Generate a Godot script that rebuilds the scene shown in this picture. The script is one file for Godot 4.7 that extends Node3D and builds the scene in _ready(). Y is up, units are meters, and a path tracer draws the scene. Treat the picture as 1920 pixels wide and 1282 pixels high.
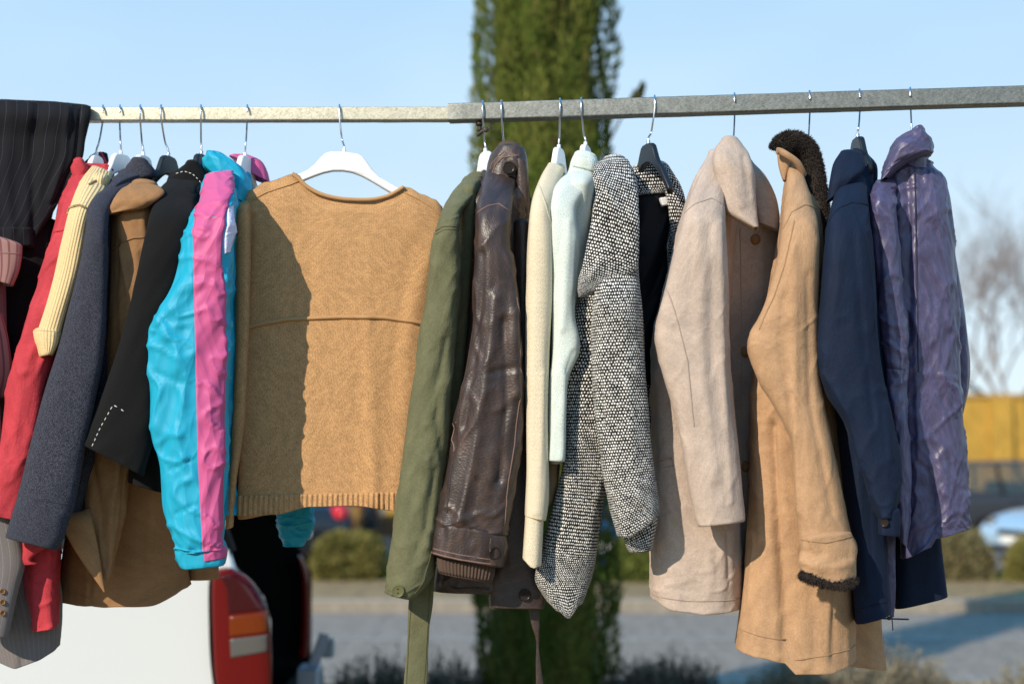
extends Node3D
# A second-hand clothes rail in the open air: coats, jackets and knitwear on hangers,
# a van, a road, a cypress and parked cars behind.

const F := 2637.0            # focal length of the photograph in its own pixels (1920 x 1282)
const EYE := Vector3(0, 1.6, 0)
const PITCH := 0.0678        # radians upwards
var rng := RandomNumberGenerator.new()
var nz := FastNoiseLite.new()
var nz2 := FastNoiseLite.new()
var names := {}
var M := {}
var T := {}

# ------------------------------------------------------------------ helpers
func P(x: float, y: float, d: float) -> Vector3:      # a pixel's direction, at d metres in front (depth measured level)
	var a := (x - 960.0) / F
	var b := (641.0 - y) / F
	var c := cos(PITCH)
	var s := sin(PITCH)
	var ry := b * c + s
	var rz := c - b * s
	return EYE + Vector3(a / rz * d, ry / rz * d, -d)

func rail_depth(x: float) -> float:                    # the rail comes a little nearer to the right
	if x < 842.0:
		return lerpf(3.17, 3.14, clampf(x, -400, 842) / 842.0)
	return lerpf(3.14, 3.0, (x - 842.0) / 1078.0)

func rail_y(x: float) -> float:                        # photo row of the middle of the tube
	if x < 842.0:
		return lerpf(215.5, 214.5, x / 842.0)
	return lerpf(213.0, 180.0, (x - 842.0) / 1078.0)

func on_ground(x: float, y: float, h := 0.0) -> Vector3:  # where a pixel's ray meets the level h
	var a := P(x, y, 1.0) - EYE
	return EYE + a * ((h - EYE.y) / a.y)

func numbered(n: String) -> String:
	if not names.has(n):
		names[n] = 0
		return n
	names[n] += 1
	return "%s_%03d" % [n, names[n]]

func thing(called: String, label: String, category: String, at := Vector3.ZERO, group := "") -> Node3D:
	var o := Node3D.new()
	o.name = numbered(called)
	add_child(o)
	o.position = at
	o.set_meta("label", label)
	o.set_meta("category", category)
	if group != "":
		o.set_meta("group", group)
	return o

func part(called: String, mesh: Mesh, mat: Material, parent: Node3D) -> MeshInstance3D:   # a mesh given in world coordinates
	var o := MeshInstance3D.new()
	o.name = called
	o.mesh = mesh
	o.material_override = mat
	parent.add_child(o, true)
	var base := Vector3.ZERO
	var q: Node = parent
	while q != self and q != null:
		base += (q as Node3D).position
		q = q.get_parent()
	o.position = -base
	return o

func structure(called: String, mesh: Mesh, mat: Material) -> MeshInstance3D:
	var o := MeshInstance3D.new()
	o.name = numbered(called)
	o.mesh = mesh
	o.material_override = mat
	add_child(o)
	o.set_meta("kind", "structure")
	return o

# grid of points -> ArrayMesh with smooth normals; cols x rws points, row-major
func grid_mesh(pts: PackedVector3Array, uvs: PackedVector2Array, cols: int, rws: int, wrap := false) -> ArrayMesh:
	var nor := PackedVector3Array()
	nor.resize(pts.size())
	var idx := PackedInt32Array()
	idx.resize((cols - 1) * (rws - 1) * 6)
	var k := 0
	for j in rws:
		var j0 := maxi(j - 1, 0) * cols
		var j1 := mini(j + 1, rws - 1) * cols
		var jj := j * cols
		for i in cols:
			var i0 := i - 1
			var i1 := i + 1
			if wrap:
				if i0 < 0: i0 = cols - 2
				if i1 >= cols: i1 = 1
			else:
				if i0 < 0: i0 = 0
				if i1 >= cols: i1 = cols - 1
			nor[jj + i] = (pts[j1 + i] - pts[j0 + i]).cross(pts[jj + i1] - pts[jj + i0]).normalized()
			if j < rws - 1 and i < cols - 1:
				var a := jj + i
				idx[k] = a; idx[k + 1] = a + 1; idx[k + 2] = a + cols
				idx[k + 3] = a + 1; idx[k + 4] = a + cols + 1; idx[k + 5] = a + cols
				k += 6
	var arr := []
	arr.resize(Mesh.ARRAY_MAX)
	arr[Mesh.ARRAY_VERTEX] = pts
	arr[Mesh.ARRAY_NORMAL] = nor
	if uvs.size() == pts.size():
		arr[Mesh.ARRAY_TEX_UV] = uvs
	arr[Mesh.ARRAY_INDEX] = idx
	var m := ArrayMesh.new()
	m.add_surface_from_arrays(Mesh.PRIMITIVE_TRIANGLES, arr)
	return m

class Soup:                        # triangles gathered with flat or given normals
	var v := PackedVector3Array()
	var n := PackedVector3Array()
	var uv := PackedVector2Array()
	var c := PackedColorArray()
	func tri(a: Vector3, b: Vector3, d: Vector3) -> void:
		var m := (d - a).cross(b - a).normalized()
		v.append(a); v.append(b); v.append(d)
		n.append(m); n.append(m); n.append(m)
	func quad(a: Vector3, b: Vector3, d: Vector3, e: Vector3) -> void:
		tri(a, b, d); tri(a, d, e)
	func ctri(a: Vector3, b: Vector3, d: Vector3, col: Color) -> void:
		tri(a, b, d)
		c.append(col); c.append(col); c.append(col)
	func mesh() -> ArrayMesh:
		var arr := []
		arr.resize(Mesh.ARRAY_MAX)
		arr[Mesh.ARRAY_VERTEX] = v
		arr[Mesh.ARRAY_NORMAL] = n
		if c.size() == v.size(): arr[Mesh.ARRAY_COLOR] = c
		arr[Mesh.ARRAY_INDEX] = PackedInt32Array(range(v.size()))
		var m := ArrayMesh.new()
		m.add_surface_from_arrays(Mesh.PRIMITIVE_TRIANGLES, arr)
		return m
	func box(lo: Vector3, hi: Vector3, bev := 0.0, xf := Transform3D.IDENTITY) -> void:   # chamfered box
		var cc := (lo + hi) / 2.0
		var h := (hi - lo) / 2.0
		var g := minf(bev, minf(h.x, minf(h.y, h.z)) * 0.9)
		var f := func(x: float, y: float, z: float) -> Vector3: return xf * (cc + Vector3(x, y, z))
		for s in [-1.0, 1.0]:
			var a: Array = [f.call(s * h.x, -h.y + g, -h.z + g), f.call(s * h.x, h.y - g, -h.z + g), f.call(s * h.x, h.y - g, h.z - g), f.call(s * h.x, -h.y + g, h.z - g)]
			_face(a, s > 0)
			a = [f.call(-h.x + g, s * h.y, -h.z + g), f.call(-h.x + g, s * h.y, h.z - g), f.call(h.x - g, s * h.y, h.z - g), f.call(h.x - g, s * h.y, -h.z + g)]
			_face(a, s > 0)
			a = [f.call(-h.x + g, -h.y + g, s * h.z), f.call(h.x - g, -h.y + g, s * h.z), f.call(h.x - g, h.y - g, s * h.z), f.call(-h.x + g, h.y - g, s * h.z)]
			_face(a, s > 0)
		if g <= 0.0: return
		for s in [-1.0, 1.0]:
			for r in [-1.0, 1.0]:
				_face([f.call(s * h.x, r * (h.y - g), -h.z + g), f.call(s * h.x, r * (h.y - g), h.z - g), f.call(s * (h.x - g), r * h.y, h.z - g), f.call(s * (h.x - g), r * h.y, -h.z + g)], s * r > 0)
				_face([f.call(s * h.x, -h.y + g, r * (h.z - g)), f.call(s * (h.x - g), -h.y + g, r * h.z), f.call(s * (h.x - g), h.y - g, r * h.z), f.call(s * h.x, h.y - g, r * (h.z - g))], s * r > 0)
				_face([f.call(-h.x + g, s * h.y, r * (h.z - g)), f.call(h.x - g, s * h.y, r * (h.z - g)), f.call(h.x - g, s * (h.y - g), r * h.z), f.call(-h.x + g, s * (h.y - g), r * h.z)], s * r > 0)
				for q in [-1.0, 1.0]:
					tri(f.call(s * h.x, r * (h.y - g), q * (h.z - g)), f.call(s * (h.x - g), r * h.y, q * (h.z - g)), f.call(s * (h.x - g), r * (h.y - g), q * h.z))
	func _face(a: Array, flip: bool) -> void:
		if flip: quad(a[0], a[3], a[2], a[1])
		else: quad(a[0], a[1], a[2], a[3])

# a round tube along points; radius constant or an array
func tube(pts: Array, rad, sides := 8, cap := true) -> ArrayMesh:
	var v := PackedVector3Array()
	var uv := PackedVector2Array()
	var up := Vector3(0.12, 0.33, 0.93)
	var n := pts.size()
	var run := 0.0
	var total := n + (2 if cap else 0)
	for k in total:
		var i := clampi(k - (1 if cap else 0), 0, n - 1)
		var p: Vector3 = pts[i]
		var tan: Vector3 = (pts[mini(i + 1, n - 1)] - pts[maxi(i - 1, 0)])
		tan = tan.normalized()
		var sd := tan.cross(up)
		if sd.length() < 0.05:
			sd = tan.cross(Vector3(1, 0, 0))
		sd = sd.normalized()
		up = sd.cross(tan).normalized()
		var r: float = rad[i] if rad is Array else rad
		if cap and (k == 0 or k == total - 1):
			r *= 0.02
		if i > 0:
			run += (p - (pts[i - 1] as Vector3)).length()
		for a in sides + 1:
			var th := TAU * a / sides
			v.append(p + sd * cos(th) * r + up * sin(th) * r)
			uv.append(Vector2(float(a) / sides, run))
	return grid_mesh(v, uv, sides + 1, total, true)

func smooth_path(ctrl: Array, per := 6) -> Array:
	var out := []
	var n := ctrl.size()
	for i in n - 1:
		var a: Vector3 = ctrl[maxi(i - 1, 0)]
		var b: Vector3 = ctrl[i]
		var c: Vector3 = ctrl[i + 1]
		var d: Vector3 = ctrl[mini(i + 2, n - 1)]
		for k in per:
			out.append(b.cubic_interpolate(c, a, d, float(k) / per))
	out.append(ctrl[n - 1])
	return out

func lathe(profile: Array, sides: int, xf: Transform3D) -> ArrayMesh:   # profile of Vector2(r, y)
	var v := PackedVector3Array()
	var uv := PackedVector2Array()
	for p in profile:
		for a in sides + 1:
			var th := TAU * a / sides
			v.append(xf * Vector3(p.x * cos(th), p.y, p.x * sin(th)))
			uv.append(Vector2(float(a) / sides, p.y))
	return grid_mesh(v, uv, sides + 1, profile.size(), true)

func basis_to(n: Vector3) -> Basis:                      # y axis along n
	var x := n.cross(Vector3(0, 1, 0.01))
	if x.length() < 0.01: x = Vector3(1, 0, 0)
	x = x.normalized()
	return Basis(x, n.normalized(), x.cross(n).normalized())

# ------------------------------------------------------------------ cloth: a tube of cloth through rows of edge points
# a row is [x left, y left, x right, y right, (depth shift), (half depth)]
class Loft:
	var rows := []
	var depth := 3.14
	var n := 2.2
	var dy_top := []          # [[s, dy px], ...] shape of the upper edge, fading downwards
	var dy_bot := []
	var fade := 0.25
	var skew := 0.0           # how much deeper the right edge hangs than the left
	var amp := [0.004, 0.06, 0.3, 0.0]     # size, across, along, slant
	var amp2 := [0.0, 0.03, 0.03]
	var folds := []           # [[Vector2...], width px, height m]
	var seed := Vector3.ZERO
	var length := 1.0
	var host

	func frame(t: float) -> Array:
		var m := rows.size() - 1
		var f := clampf(t, 0.0, 1.0) * m
		var i := mini(int(f), m - 1)
		var u := f - i
		var a: Array = rows[maxi(i - 1, 0)]
		var b: Array = rows[i]
		var c: Array = rows[i + 1]
		var d: Array = rows[mini(i + 2, m)]
		var o := []
		for k in 6:
			var v: float
			if k == 5: v = lerpf(b[k], c[k], smoothstep(0.0, 1.0, u))
			else: v = cubic_interpolate(b[k], c[k], a[k], d[k], u)
			o.append(v)
		var dd: float = depth + o[4]
		var pl: Vector3 = host.P(o[0], o[1], dd - skew * 0.5)
		var pr: Vector3 = host.P(o[2], o[3], dd + skew * 0.5)
		var cc := (pl + pr) * 0.5
		var w: Vector3 = cc - host.EYE
		w.y = 0.0
		w = w.normalized()
		return [Vector2(o[0], o[1]), Vector2(o[2], o[3]), cc, (pr - pl) * 0.5, w, maxf(o[5], 0.001), dd]

	func lookup(table: Array, s: float) -> float:
		for i in table.size() - 1:
			if s <= table[i + 1][0]:
				return lerpf(table[i][1], table[i + 1][1], smoothstep(0.0, 1.0, clampf((s - table[i][0]) / (table[i + 1][0] - table[i][0]), 0.0, 1.0)))
		return table[-1][1]

	func shift(s: float, t: float) -> float:
		var y := 0.0
		if dy_top.size() > 0 and t < fade:
			var q := 1.0 - t / fade
			y += lookup(dy_top, s) * q * q * (3.0 - 2.0 * q)
		if dy_bot.size() > 0 and t > 1.0 - fade:
			var q := 1.0 - (1.0 - t) / fade
			y += lookup(dy_bot, s) * q * q * (3.0 - 2.0 * q)
		return y

	func point(fr: Array, th: float, t: float, scale := 1.0) -> Array:     # [position, outward]
		var c := cos(th)
		var z := sin(th)
		var e := 2.0 / n
		var x := signf(c) * pow(absf(c), e)
		var q := signf(z) * pow(absf(z), e)
		var a: Vector3 = fr[3]
		var w: Vector3 = fr[4]
		var hd: float = fr[5]
		var la := maxf(a.length(), 0.001)
		var out := (a / la * (c / la) + w * (z / hd)).normalized()
		var p: Vector3 = fr[2] + (a * x + w * (hd * q)) * scale
		var s := (x + 1.0) * 0.5
		var sh := shift(s, t)
		p.y -= sh * fr[6] / F
		var lx := x * la
		var lz := q * hd
		var ly := t * length
		var h := 0.0
		if amp[0] != 0.0:
			h += amp[0] * host.nz.get_noise_3d(seed.x + (lx + ly * amp[3]) / amp[1], seed.y + ly / amp[2], seed.z + lz / amp[1])
		if amp2[0] != 0.0:
			var rg := 1.0 - absf(host.nz2.get_noise_3d(seed.y + (lx + ly * 0.35) / amp2[1], seed.x + (ly - lx * 0.3) / amp2[2], lz / amp2[1])) * 3.4
			if rg > 0.0: h += amp2[0] * rg * rg
		if z < 0.15:
			var px: Vector2 = (fr[0] as Vector2).lerp(fr[1], s)
			px.y += sh
			for f in folds:
				var best := 1e9
				var fp: Array = f[0]
				var wd: float = f[1]
				for i in fp.size() - 1:
					var g: Vector2 = fp[i]
					var dir: Vector2 = fp[i + 1] - g
					var along := clampf((px - g).dot(dir) / dir.length_squared(), 0.0, 1.0)
					best = minf(best, (px - g - dir * along).length())
				if best < wd * 2.5:
					h += f[2] * exp(-best * best / (wd * wd))
		return [p + out * h, out]

	func inverse(px: Vector2) -> Array:       # [theta, t] on the near side
		var lo := 0.0
		var hi := 1.0
		var s := 0.5
		for k in 15:
			var t := (lo + hi) * 0.5
			var m := rows.size() - 1
			var f := t * m
			var i := mini(int(f), m - 1)
			var u := f - i
			var a: Array = rows[maxi(i - 1, 0)]
			var b: Array = rows[i]
			var c: Array = rows[i + 1]
			var d: Array = rows[mini(i + 2, m)]
			var xl := cubic_interpolate(b[0], c[0], a[0], d[0], u)
			var xr := cubic_interpolate(b[2], c[2], a[2], d[2], u)
			s = clampf((px.x - xl) / maxf(xr - xl, 1.0), 0.0, 1.0)
			var y := lerpf(cubic_interpolate(b[1], c[1], a[1], d[1], u), cubic_interpolate(b[3], c[3], a[3], d[3], u), s) + shift(s, t)
			if y < px.y: lo = t
			else: hi = t
		var x := s * 2.0 - 1.0
		var cth := signf(x) * pow(absf(x), n / 2.0)
		return [-acos(clampf(cth, -1, 1)), (lo + hi) * 0.5]

	func at(px: Vector2, lift := 0.0) -> Array:
		var q := inverse(px)
		var fr := frame(q[1])
		var r := point(fr, q[0], q[1])
		return [r[0] + r[1] * lift, r[1]]

func make_loft(rows: Array, o := {}) -> Loft:
	var lo := Loft.new()
	lo.host = self
	var mx := 0.0
	for r in rows:
		mx += (r[0] + r[2]) * 0.5 / rows.size()
	lo.depth = rail_depth(mx) + o.get("d", -0.2)
	var hd: float = o.get("hd", 0.05)
	if hd > 0.035 and hd < 0.065: hd *= 0.84
	for r in rows:
		var q: Array = r.duplicate()
		while q.size() < 5: q.append(0.0)
		if q.size() < 6: q.append(hd)
		lo.rows.append(q)
	lo.n = o.get("n", 2.2) + 0.35
	lo.skew = o.get("skew", 0.0)
	lo.dy_top = o.get("dy_top", [])
	lo.dy_bot = o.get("dy_bot", [])
	lo.fade = o.get("fade", 0.25)
	lo.amp = o.get("amp", [0.005, 0.05, 0.3, 0.0]).duplicate()
	lo.amp[0] *= 0.6
	lo.amp2 = o.get("amp2", [0.0, 0.03, 0.03])
	for f in o.get("folds", []):
		var pp := []
		for i in range(0, f[0].size(), 2):
			pp.append(Vector2(f[0][i], f[0][i + 1]))
		lo.folds.append([pp, float(f[1]) * 0.72, float(f[2]) * 0.6])
	lo.seed = Vector3(rng.randf() * 90.0, rng.randf() * 90.0, rng.randf() * 90.0)
	var len := 0.0
	var last := Vector3.ZERO
	for k in 21:
		var c: Vector3 = lo.frame(k / 20.0)[2]
		if k > 0: len += (c - last).length()
		last = c
	lo.length = len
	return lo

func cloth(parent: Node3D, called: String, mat: Material, rows: Array, o := {}) -> Loft:
	var lo := make_loft(rows, o)
	var cell: float = o.get("cell", 0.006)
	var nv := clampi(int(lo.length / cell), 6, 190)
	var wmax := 0.0
	for k in 6:
		var fr := lo.frame(k / 5.0)
		wmax = maxf(wmax, (fr[3] as Vector3).length() * 4.0 + fr[5] * 2.5)
	var nu := clampi(int(wmax / cell), 20, 200)
	var pts := PackedVector3Array()
	var uvs := PackedVector2Array()
	var cols := nu + 1
	var top: float = o.get("cap", 0.012)
	var open_top: bool = o.get("open_top", false)
	var first := lo.frame(0.0)
	var dir0: Vector3 = ((lo.frame(0.04)[2] as Vector3) - (first[2] as Vector3)).normalized()
	var last := lo.frame(1.0)
	var dir1: Vector3 = ((last[2] as Vector3) - (lo.frame(0.96)[2] as Vector3)).normalized()
	var th0 := PI / 2                                   # the join runs down the far side
	var us := PackedFloat32Array()                      # true lengths round the cloth, for its weave
	var mid := lo.frame(0.5)
	var girth := 0.0
	var before := Vector3.ZERO
	for i in cols:
		var thu: float = th0 + TAU * i / nu
		var e2 := 2.0 / lo.n
		var ring: Vector3 = mid[3] * (signf(cos(thu)) * pow(absf(cos(thu)), e2)) + mid[4] * (mid[5] * signf(sin(thu)) * pow(absf(sin(thu)), e2))
		if i > 0: girth += (ring - before).length()
		before = ring
		us.append(girth)
	var caps := [0.0, 0.3, 0.6, 0.85]
	if open_top: caps = [0.0]
	for k in caps:
		for i in cols:
			var th: float = th0 + TAU * i / nu
			var p: Vector3
			if open_top:
				p = lo.point(first, th, 0.0, 0.9)[0] + Vector3(0, -0.03, 0)
			else:
				p = (first[2] as Vector3).lerp(lo.point(first, th, 0.0)[0], sin(k * PI / 2)) - dir0 * top * cos(k * PI / 2)
			pts.append(p)
			uvs.append(Vector2(us[i], -0.02))
	var rws := caps.size()
	for j in nv + 1:
		var t := float(j) / nv
		var fr := lo.frame(t)
		for i in cols:
			var th: float = th0 + TAU * i / nu
			pts.append(lo.point(fr, th, t)[0])
			uvs.append(Vector2(us[i], t * lo.length))
		rws += 1
	# the hem turns in and goes back up inside
	var thick: float = o.get("thick", 0.004)
	for k in [[0.35, 0.0, 0.0012], [0.75, 0.0, 0.0006], [1.0, 0.012, 0.0], [1.2, 0.035, 0.0], [1.4, 0.06, 0.0]]:
		var tk := 1.0 - minf(k[1] / lo.length, 0.5)
		var fk := lo.frame(tk)
		for i in cols:
			var th: float = th0 + TAU * i / nu
			var r := lo.point(fk, th, tk)
			pts.append(r[0] - r[1] * minf(thick * k[0], (fk[5] as float) * 0.6) + dir1 * k[2] * thick / 0.004)
			uvs.append(Vector2(us[i], lo.length + 0.01 + k[1]))
		rws += 1
	if o.get("closed", true):
		var fk := lo.frame(1.0 - minf(0.065 / lo.length, 0.55))
		for i in cols:
			pts.append(fk[2])
			uvs.append(Vector2(us[i], lo.length + 0.08))
		rws += 1
	var mi := part(called, grid_mesh(pts, uvs, cols, rws, true), mat, parent)
	lo.set_meta("node", mi)
	return lo

# a piece of cloth lying on a loft, standing proud by lift; rows are photo rows [xl, yl, xr, yr]
func patch(parent: Node3D, called: String, mat: Material, lo: Loft, rows: Array, lift := 0.002, o := {}) -> MeshInstance3D:
	var h := 0.0
	for i in rows.size() - 1:
		h += Vector2(rows[i + 1][0] - rows[i][0], rows[i + 1][1] - rows[i][1]).length()
	var w := 0.0
	for r in rows: w = maxf(w, Vector2(r[2] - r[0], r[3] - r[1]).length())
	var step: float = o.get("step", 5.0)
	var nu := maxi(int(w / o.get("ustep", step)), 3) + 2
	var nv := maxi(int(h / step), 3) + 2
	var rib: float = o.get("rib", 0.0)
	var ribs: float = o.get("ribs", 20.0)
	var pts := PackedVector3Array()
	var uvs := PackedVector2Array()
	var m := rows.size() - 1
	for j in nv + 1:
		var t := clampf(float(j - 1) / (nv - 2), 0.0, 1.0)
		var f := t * m
		var q := mini(int(f), m - 1)
		var u := f - q
		var b: Array = rows[q]
		var c: Array = rows[q + 1]
		var a: Array = rows[maxi(q - 1, 0)]
		var d: Array = rows[mini(q + 2, m)]
		var g := []
		for k in 4: g.append(cubic_interpolate(b[k], c[k], a[k], d[k], u))
		for i in nu + 1:
			var s := clampf(float(i - 1) / (nu - 2), 0.0, 1.0)
			var edge := j == 0 or j == nv or i == 0 or i == nu
			var l := -0.002 if edge else lift
			if rib > 0.0 and not edge: l += rib * (0.5 - 0.5 * cos(TAU * s * ribs))
			pts.append(lo.at(Vector2(lerpf(g[0], g[2], s), lerpf(g[1], g[3], s)), l)[0])
			uvs.append(Vector2(s * w / 840.0, t * h / 840.0))
	return part(called, grid_mesh(pts, uvs, nu + 1, nv + 1), mat, parent)

func path_on(lo: Loft, line: Array, lift: float, every := 5.0) -> Array:
	var out := []
	for i in range(0, line.size() - 2, 2):
		var a := Vector2(line[i], line[i + 1])
		var b := Vector2(line[i + 2], line[i + 3])
		var k := maxi(int((b - a).length() / every), 1)
		for q in k:
			out.append(lo.at(a.lerp(b, float(q) / k), lift)[0])
	out.append(lo.at(Vector2(line[-2], line[-1]), lift)[0])
	return out

func seam(parent: Node3D, called: String, mat: Material, lo: Loft, line: Array, rad := 0.0014, lift := 0.0) -> void:
	part(called, tube(path_on(lo, line, lift), rad, 6), mat, parent)

func stitches(parent: Node3D, mat: Material, lo: Loft, line: Array, dash := 5.0, rad := 0.0009) -> void:
	var all := ArrayMesh.new()
	var st := SurfaceTool.new()
	st.begin(Mesh.PRIMITIVE_TRIANGLES)
	for i in range(0, line.size() - 2, 2):
		var a := Vector2(line[i], line[i + 1])
		var b := Vector2(line[i + 2], line[i + 3])
		var k := maxi(int((b - a).length() / (dash * 1.9)), 1)
		for q in k:
			var s: Vector2 = a.lerp(b, (q + 0.2) / k)
			var e: Vector2 = s + (b - a).normalized() * dash
			st.append_from(tube([lo.at(s, 0.0006)[0], lo.at((s + e) / 2, 0.0012)[0], lo.at(e, 0.0006)[0]], rad, 5), 0, Transform3D.IDENTITY)
	st.commit(all)
	var o := part("stitching", all, mat, parent)
	o.set_meta("kind", "stuff")

func button_at(parent: Node3D, mat: Material, lo: Loft, px: Vector2, r: float, holes := 4, dome := false) -> void:
	var q := lo.at(px, 0.003)
	var xf := Transform3D(basis_to(q[1]), q[0])
	var prof := [Vector2(0.0001, -0.002), Vector2(r * 0.96, -0.002), Vector2(r, 0.0), Vector2(r * 0.97, 0.0016), Vector2(r * 0.86, 0.0022), Vector2(r * 0.74, 0.0016), Vector2(r * 0.66, 0.0007), Vector2(0.0001, 0.0007)]
	if dome:
		prof = [Vector2(0.0001, -0.002), Vector2(r * 0.9, -0.002), Vector2(r, 0.0), Vector2(r * 0.93, 0.002), Vector2(r * 0.7, 0.0042), Vector2(r * 0.35, 0.0052), Vector2(0.0001, 0.0055)]
	var b := part("button", lathe(prof, 20, xf), mat, parent)
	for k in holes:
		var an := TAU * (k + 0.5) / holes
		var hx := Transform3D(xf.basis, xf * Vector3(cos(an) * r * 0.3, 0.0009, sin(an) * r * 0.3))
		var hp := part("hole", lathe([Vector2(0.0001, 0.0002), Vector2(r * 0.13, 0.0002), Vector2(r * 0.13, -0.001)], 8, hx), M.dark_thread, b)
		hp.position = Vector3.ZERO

# ------------------------------------------------------------------ computed textures and materials
func gray_tex(w: int, h: int, f: Callable) -> ImageTexture:
	var d := PackedByteArray()
	d.resize(w * h)
	for y in h:
		for x in w:
			d[y * w + x] = int(clampf(f.call(x, y), 0.0, 1.0) * 255.0)
	return ImageTexture.create_from_image(Image.create_from_data(w, h, false, Image.FORMAT_L8, d))

func rgb_tex(w: int, h: int, f: Callable) -> ImageTexture:
	var d := PackedByteArray()
	d.resize(w * h * 3)
	for y in h:
		for x in w:
			var c: Color = f.call(x, y)
			var k := (y * w + x) * 3
			d[k] = int(clampf(c.r, 0, 1) * 255.0)
			d[k + 1] = int(clampf(c.g, 0, 1) * 255.0)
			d[k + 2] = int(clampf(c.b, 0, 1) * 255.0)
	return ImageTexture.create_from_image(Image.create_from_data(w, h, false, Image.FORMAT_RGB8, d))

func tile_noise(n: FastNoiseLite, x: float, y: float, w: float, h: float, fx: float, fy: float) -> float:   # repeats after w, h
	var a := TAU * x / w
	var b := TAU * y / h
	return n.get_noise_3d(cos(a) * fx + 40.0 * cos(b) * 0.0 + sin(b) * fy * 0.71, sin(a) * fx + cos(b) * fy, cos(b) * fy * 0.71 - sin(a) * fx * 0.3)

func make_textures() -> void:
	var n := FastNoiseLite.new()
	n.noise_type = FastNoiseLite.TYPE_SIMPLEX_SMOOTH
	n.frequency = 1.0
	n.seed = 11
	n.fractal_octaves = 3
	var g := FastNoiseLite.new()
	g.noise_type = FastNoiseLite.TYPE_SIMPLEX
	g.frequency = 0.31
	g.seed = 5
	g.fractal_type = FastNoiseLite.FRACTAL_NONE
	# stocking stitch: 12 wales by 12 courses
	T.knit = gray_tex(192, 192, func(x: int, y: int) -> float:
		var fx := fmod(x / 16.0, 1.0)
		var v := absf(fx - 0.5) * 2.0
		var fy := y / 16.0 + (1.0 - v) * 0.55
		return 0.25 + 0.4 * sqrt(maxf(0.0, 1.0 - (v - 0.5) * (v - 0.5) * 3.6)) + 0.25 * cos(TAU * fy) + 0.12 * g.get_noise_2d(x, y))
	# ribs down the cloth
	T.knit_tone = gray_tex(384, 384, func(x: int, y: int) -> float:
		var fx := fmod(x / 8.0, 1.0)
		return 0.80 + 0.045 * sin(TAU * x / 4.0) + 0.11 * g.get_noise_2d(x * 1.7, y * 0.45) + 0.05 * g.get_noise_2d(x * 1.2 + 60.0, y * 1.6) + 0.08 * tile_noise(n, x, y, 384, 384, 3.0, 3.0))
	T.rib = gray_tex(64, 64, func(x: int, y: int) -> float:
		return 0.5 + 0.38 * cos(TAU * x / 16.0) + 0.12 * cos(TAU * y / 8.0))
	# plain and felted weaves
	T.weave = gray_tex(128, 128, func(x: int, y: int) -> float:
		var a := sin(TAU * x / 8.0) * sin(TAU * y / 8.0)
		return 0.5 + 0.25 * a + 0.35 * g.get_noise_2d(x * 1.7, y * 1.7))
	T.twill = gray_tex(128, 128, func(x: int, y: int) -> float:
		return 0.5 + 0.25 * sin(TAU * (x + y) / 8.0) + 0.3 * g.get_noise_2d(x * 2.1, y * 2.1))
	T.fine = gray_tex(512, 512, func(x: int, y: int) -> float:
		var r1 := maxf(0.0, 1.0 - absf(tile_noise(n, x + y * 0.0, y, 512, 512, 4.2, 1.3)) * 4.0)
		var r2 := maxf(0.0, 1.0 - absf(tile_noise(n, x + 150.0, y + 60.0, 512, 512, 2.2, 3.0)) * 5.0)
		return 0.25 + 0.05 * (1.0 if (x + y) % 4 < 2 else -1.0) + 0.10 * g.get_noise_2d(x * 2.9, y * 2.9) + 0.34 * r1 * r1 + 0.26 * r2 * r2)
	T.felt = gray_tex(256, 256, func(x: int, y: int) -> float:
		return 0.84 + 0.26 * g.get_noise_2d(x * 2.6, y * 2.6) + 0.12 * g.get_noise_2d(x * 0.9 + 50, y * 0.9))
	T.heather = gray_tex(256, 256, func(x: int, y: int) -> float:
		var s := g.get_noise_2d(x * 2.9, y * 2.9)
		return 0.6 + 0.42 * s + (0.35 if g.get_noise_2d(x * 3.0 + 300, y * 3.0) > 0.62 else 0.0))
	# soft patches for colour: washed cotton, worn cloth
	T.patch = gray_tex(256, 256, func(x: int, y: int) -> float:
		return 0.90 + 0.07 * tile_noise(n, x, y, 256, 256, 1.2, 1.2) + 0.04 * tile_noise(n, x, y, 256, 256, 4.0, 4.0) + 0.05 * g.get_noise_2d(x * 2.5, y * 2.5))
	# crushed shiny cloth: crossing creases with pale worn ridges
	var cel := FastNoiseLite.new()
	cel.noise_type = FastNoiseLite.TYPE_CELLULAR
	cel.cellular_distance_function = FastNoiseLite.DISTANCE_EUCLIDEAN
	cel.cellular_return_type = FastNoiseLite.RETURN_DISTANCE
	cel.frequency = 1.0
	cel.fractal_type = FastNoiseLite.FRACTAL_NONE
	cel.seed = 21
	T.crumple = gray_tex(512, 512, func(x: int, y: int) -> float:
		var a := tile_noise(cel, x, y, 512, 512, 1.1, 0.8)
		var b := tile_noise(cel, x + 77.0, y + 31.0, 512, 512, 2.3, 1.7)
		return clampf(0.75 + 0.5 * a + 0.22 * b, 0.0, 1.0))
	T.crease = gray_tex(384, 384, func(x: int, y: int) -> float:
		var a := 1.0 - absf(tile_noise(n, x, y, 384, 384, 1.3, 0.8)) * 2.4
		var b := 1.0 - absf(tile_noise(n, x + 100.0, y + 40.0, 384, 384, 0.9, 1.7)) * 3.0
		return clampf(0.25 + 0.4 * maxf(a, 0.0) * maxf(a, 0.0) + 0.35 * maxf(b, 0.0) + 0.12 * tile_noise(n, x, y, 384, 384, 5.0, 5.0), 0, 1))
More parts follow.
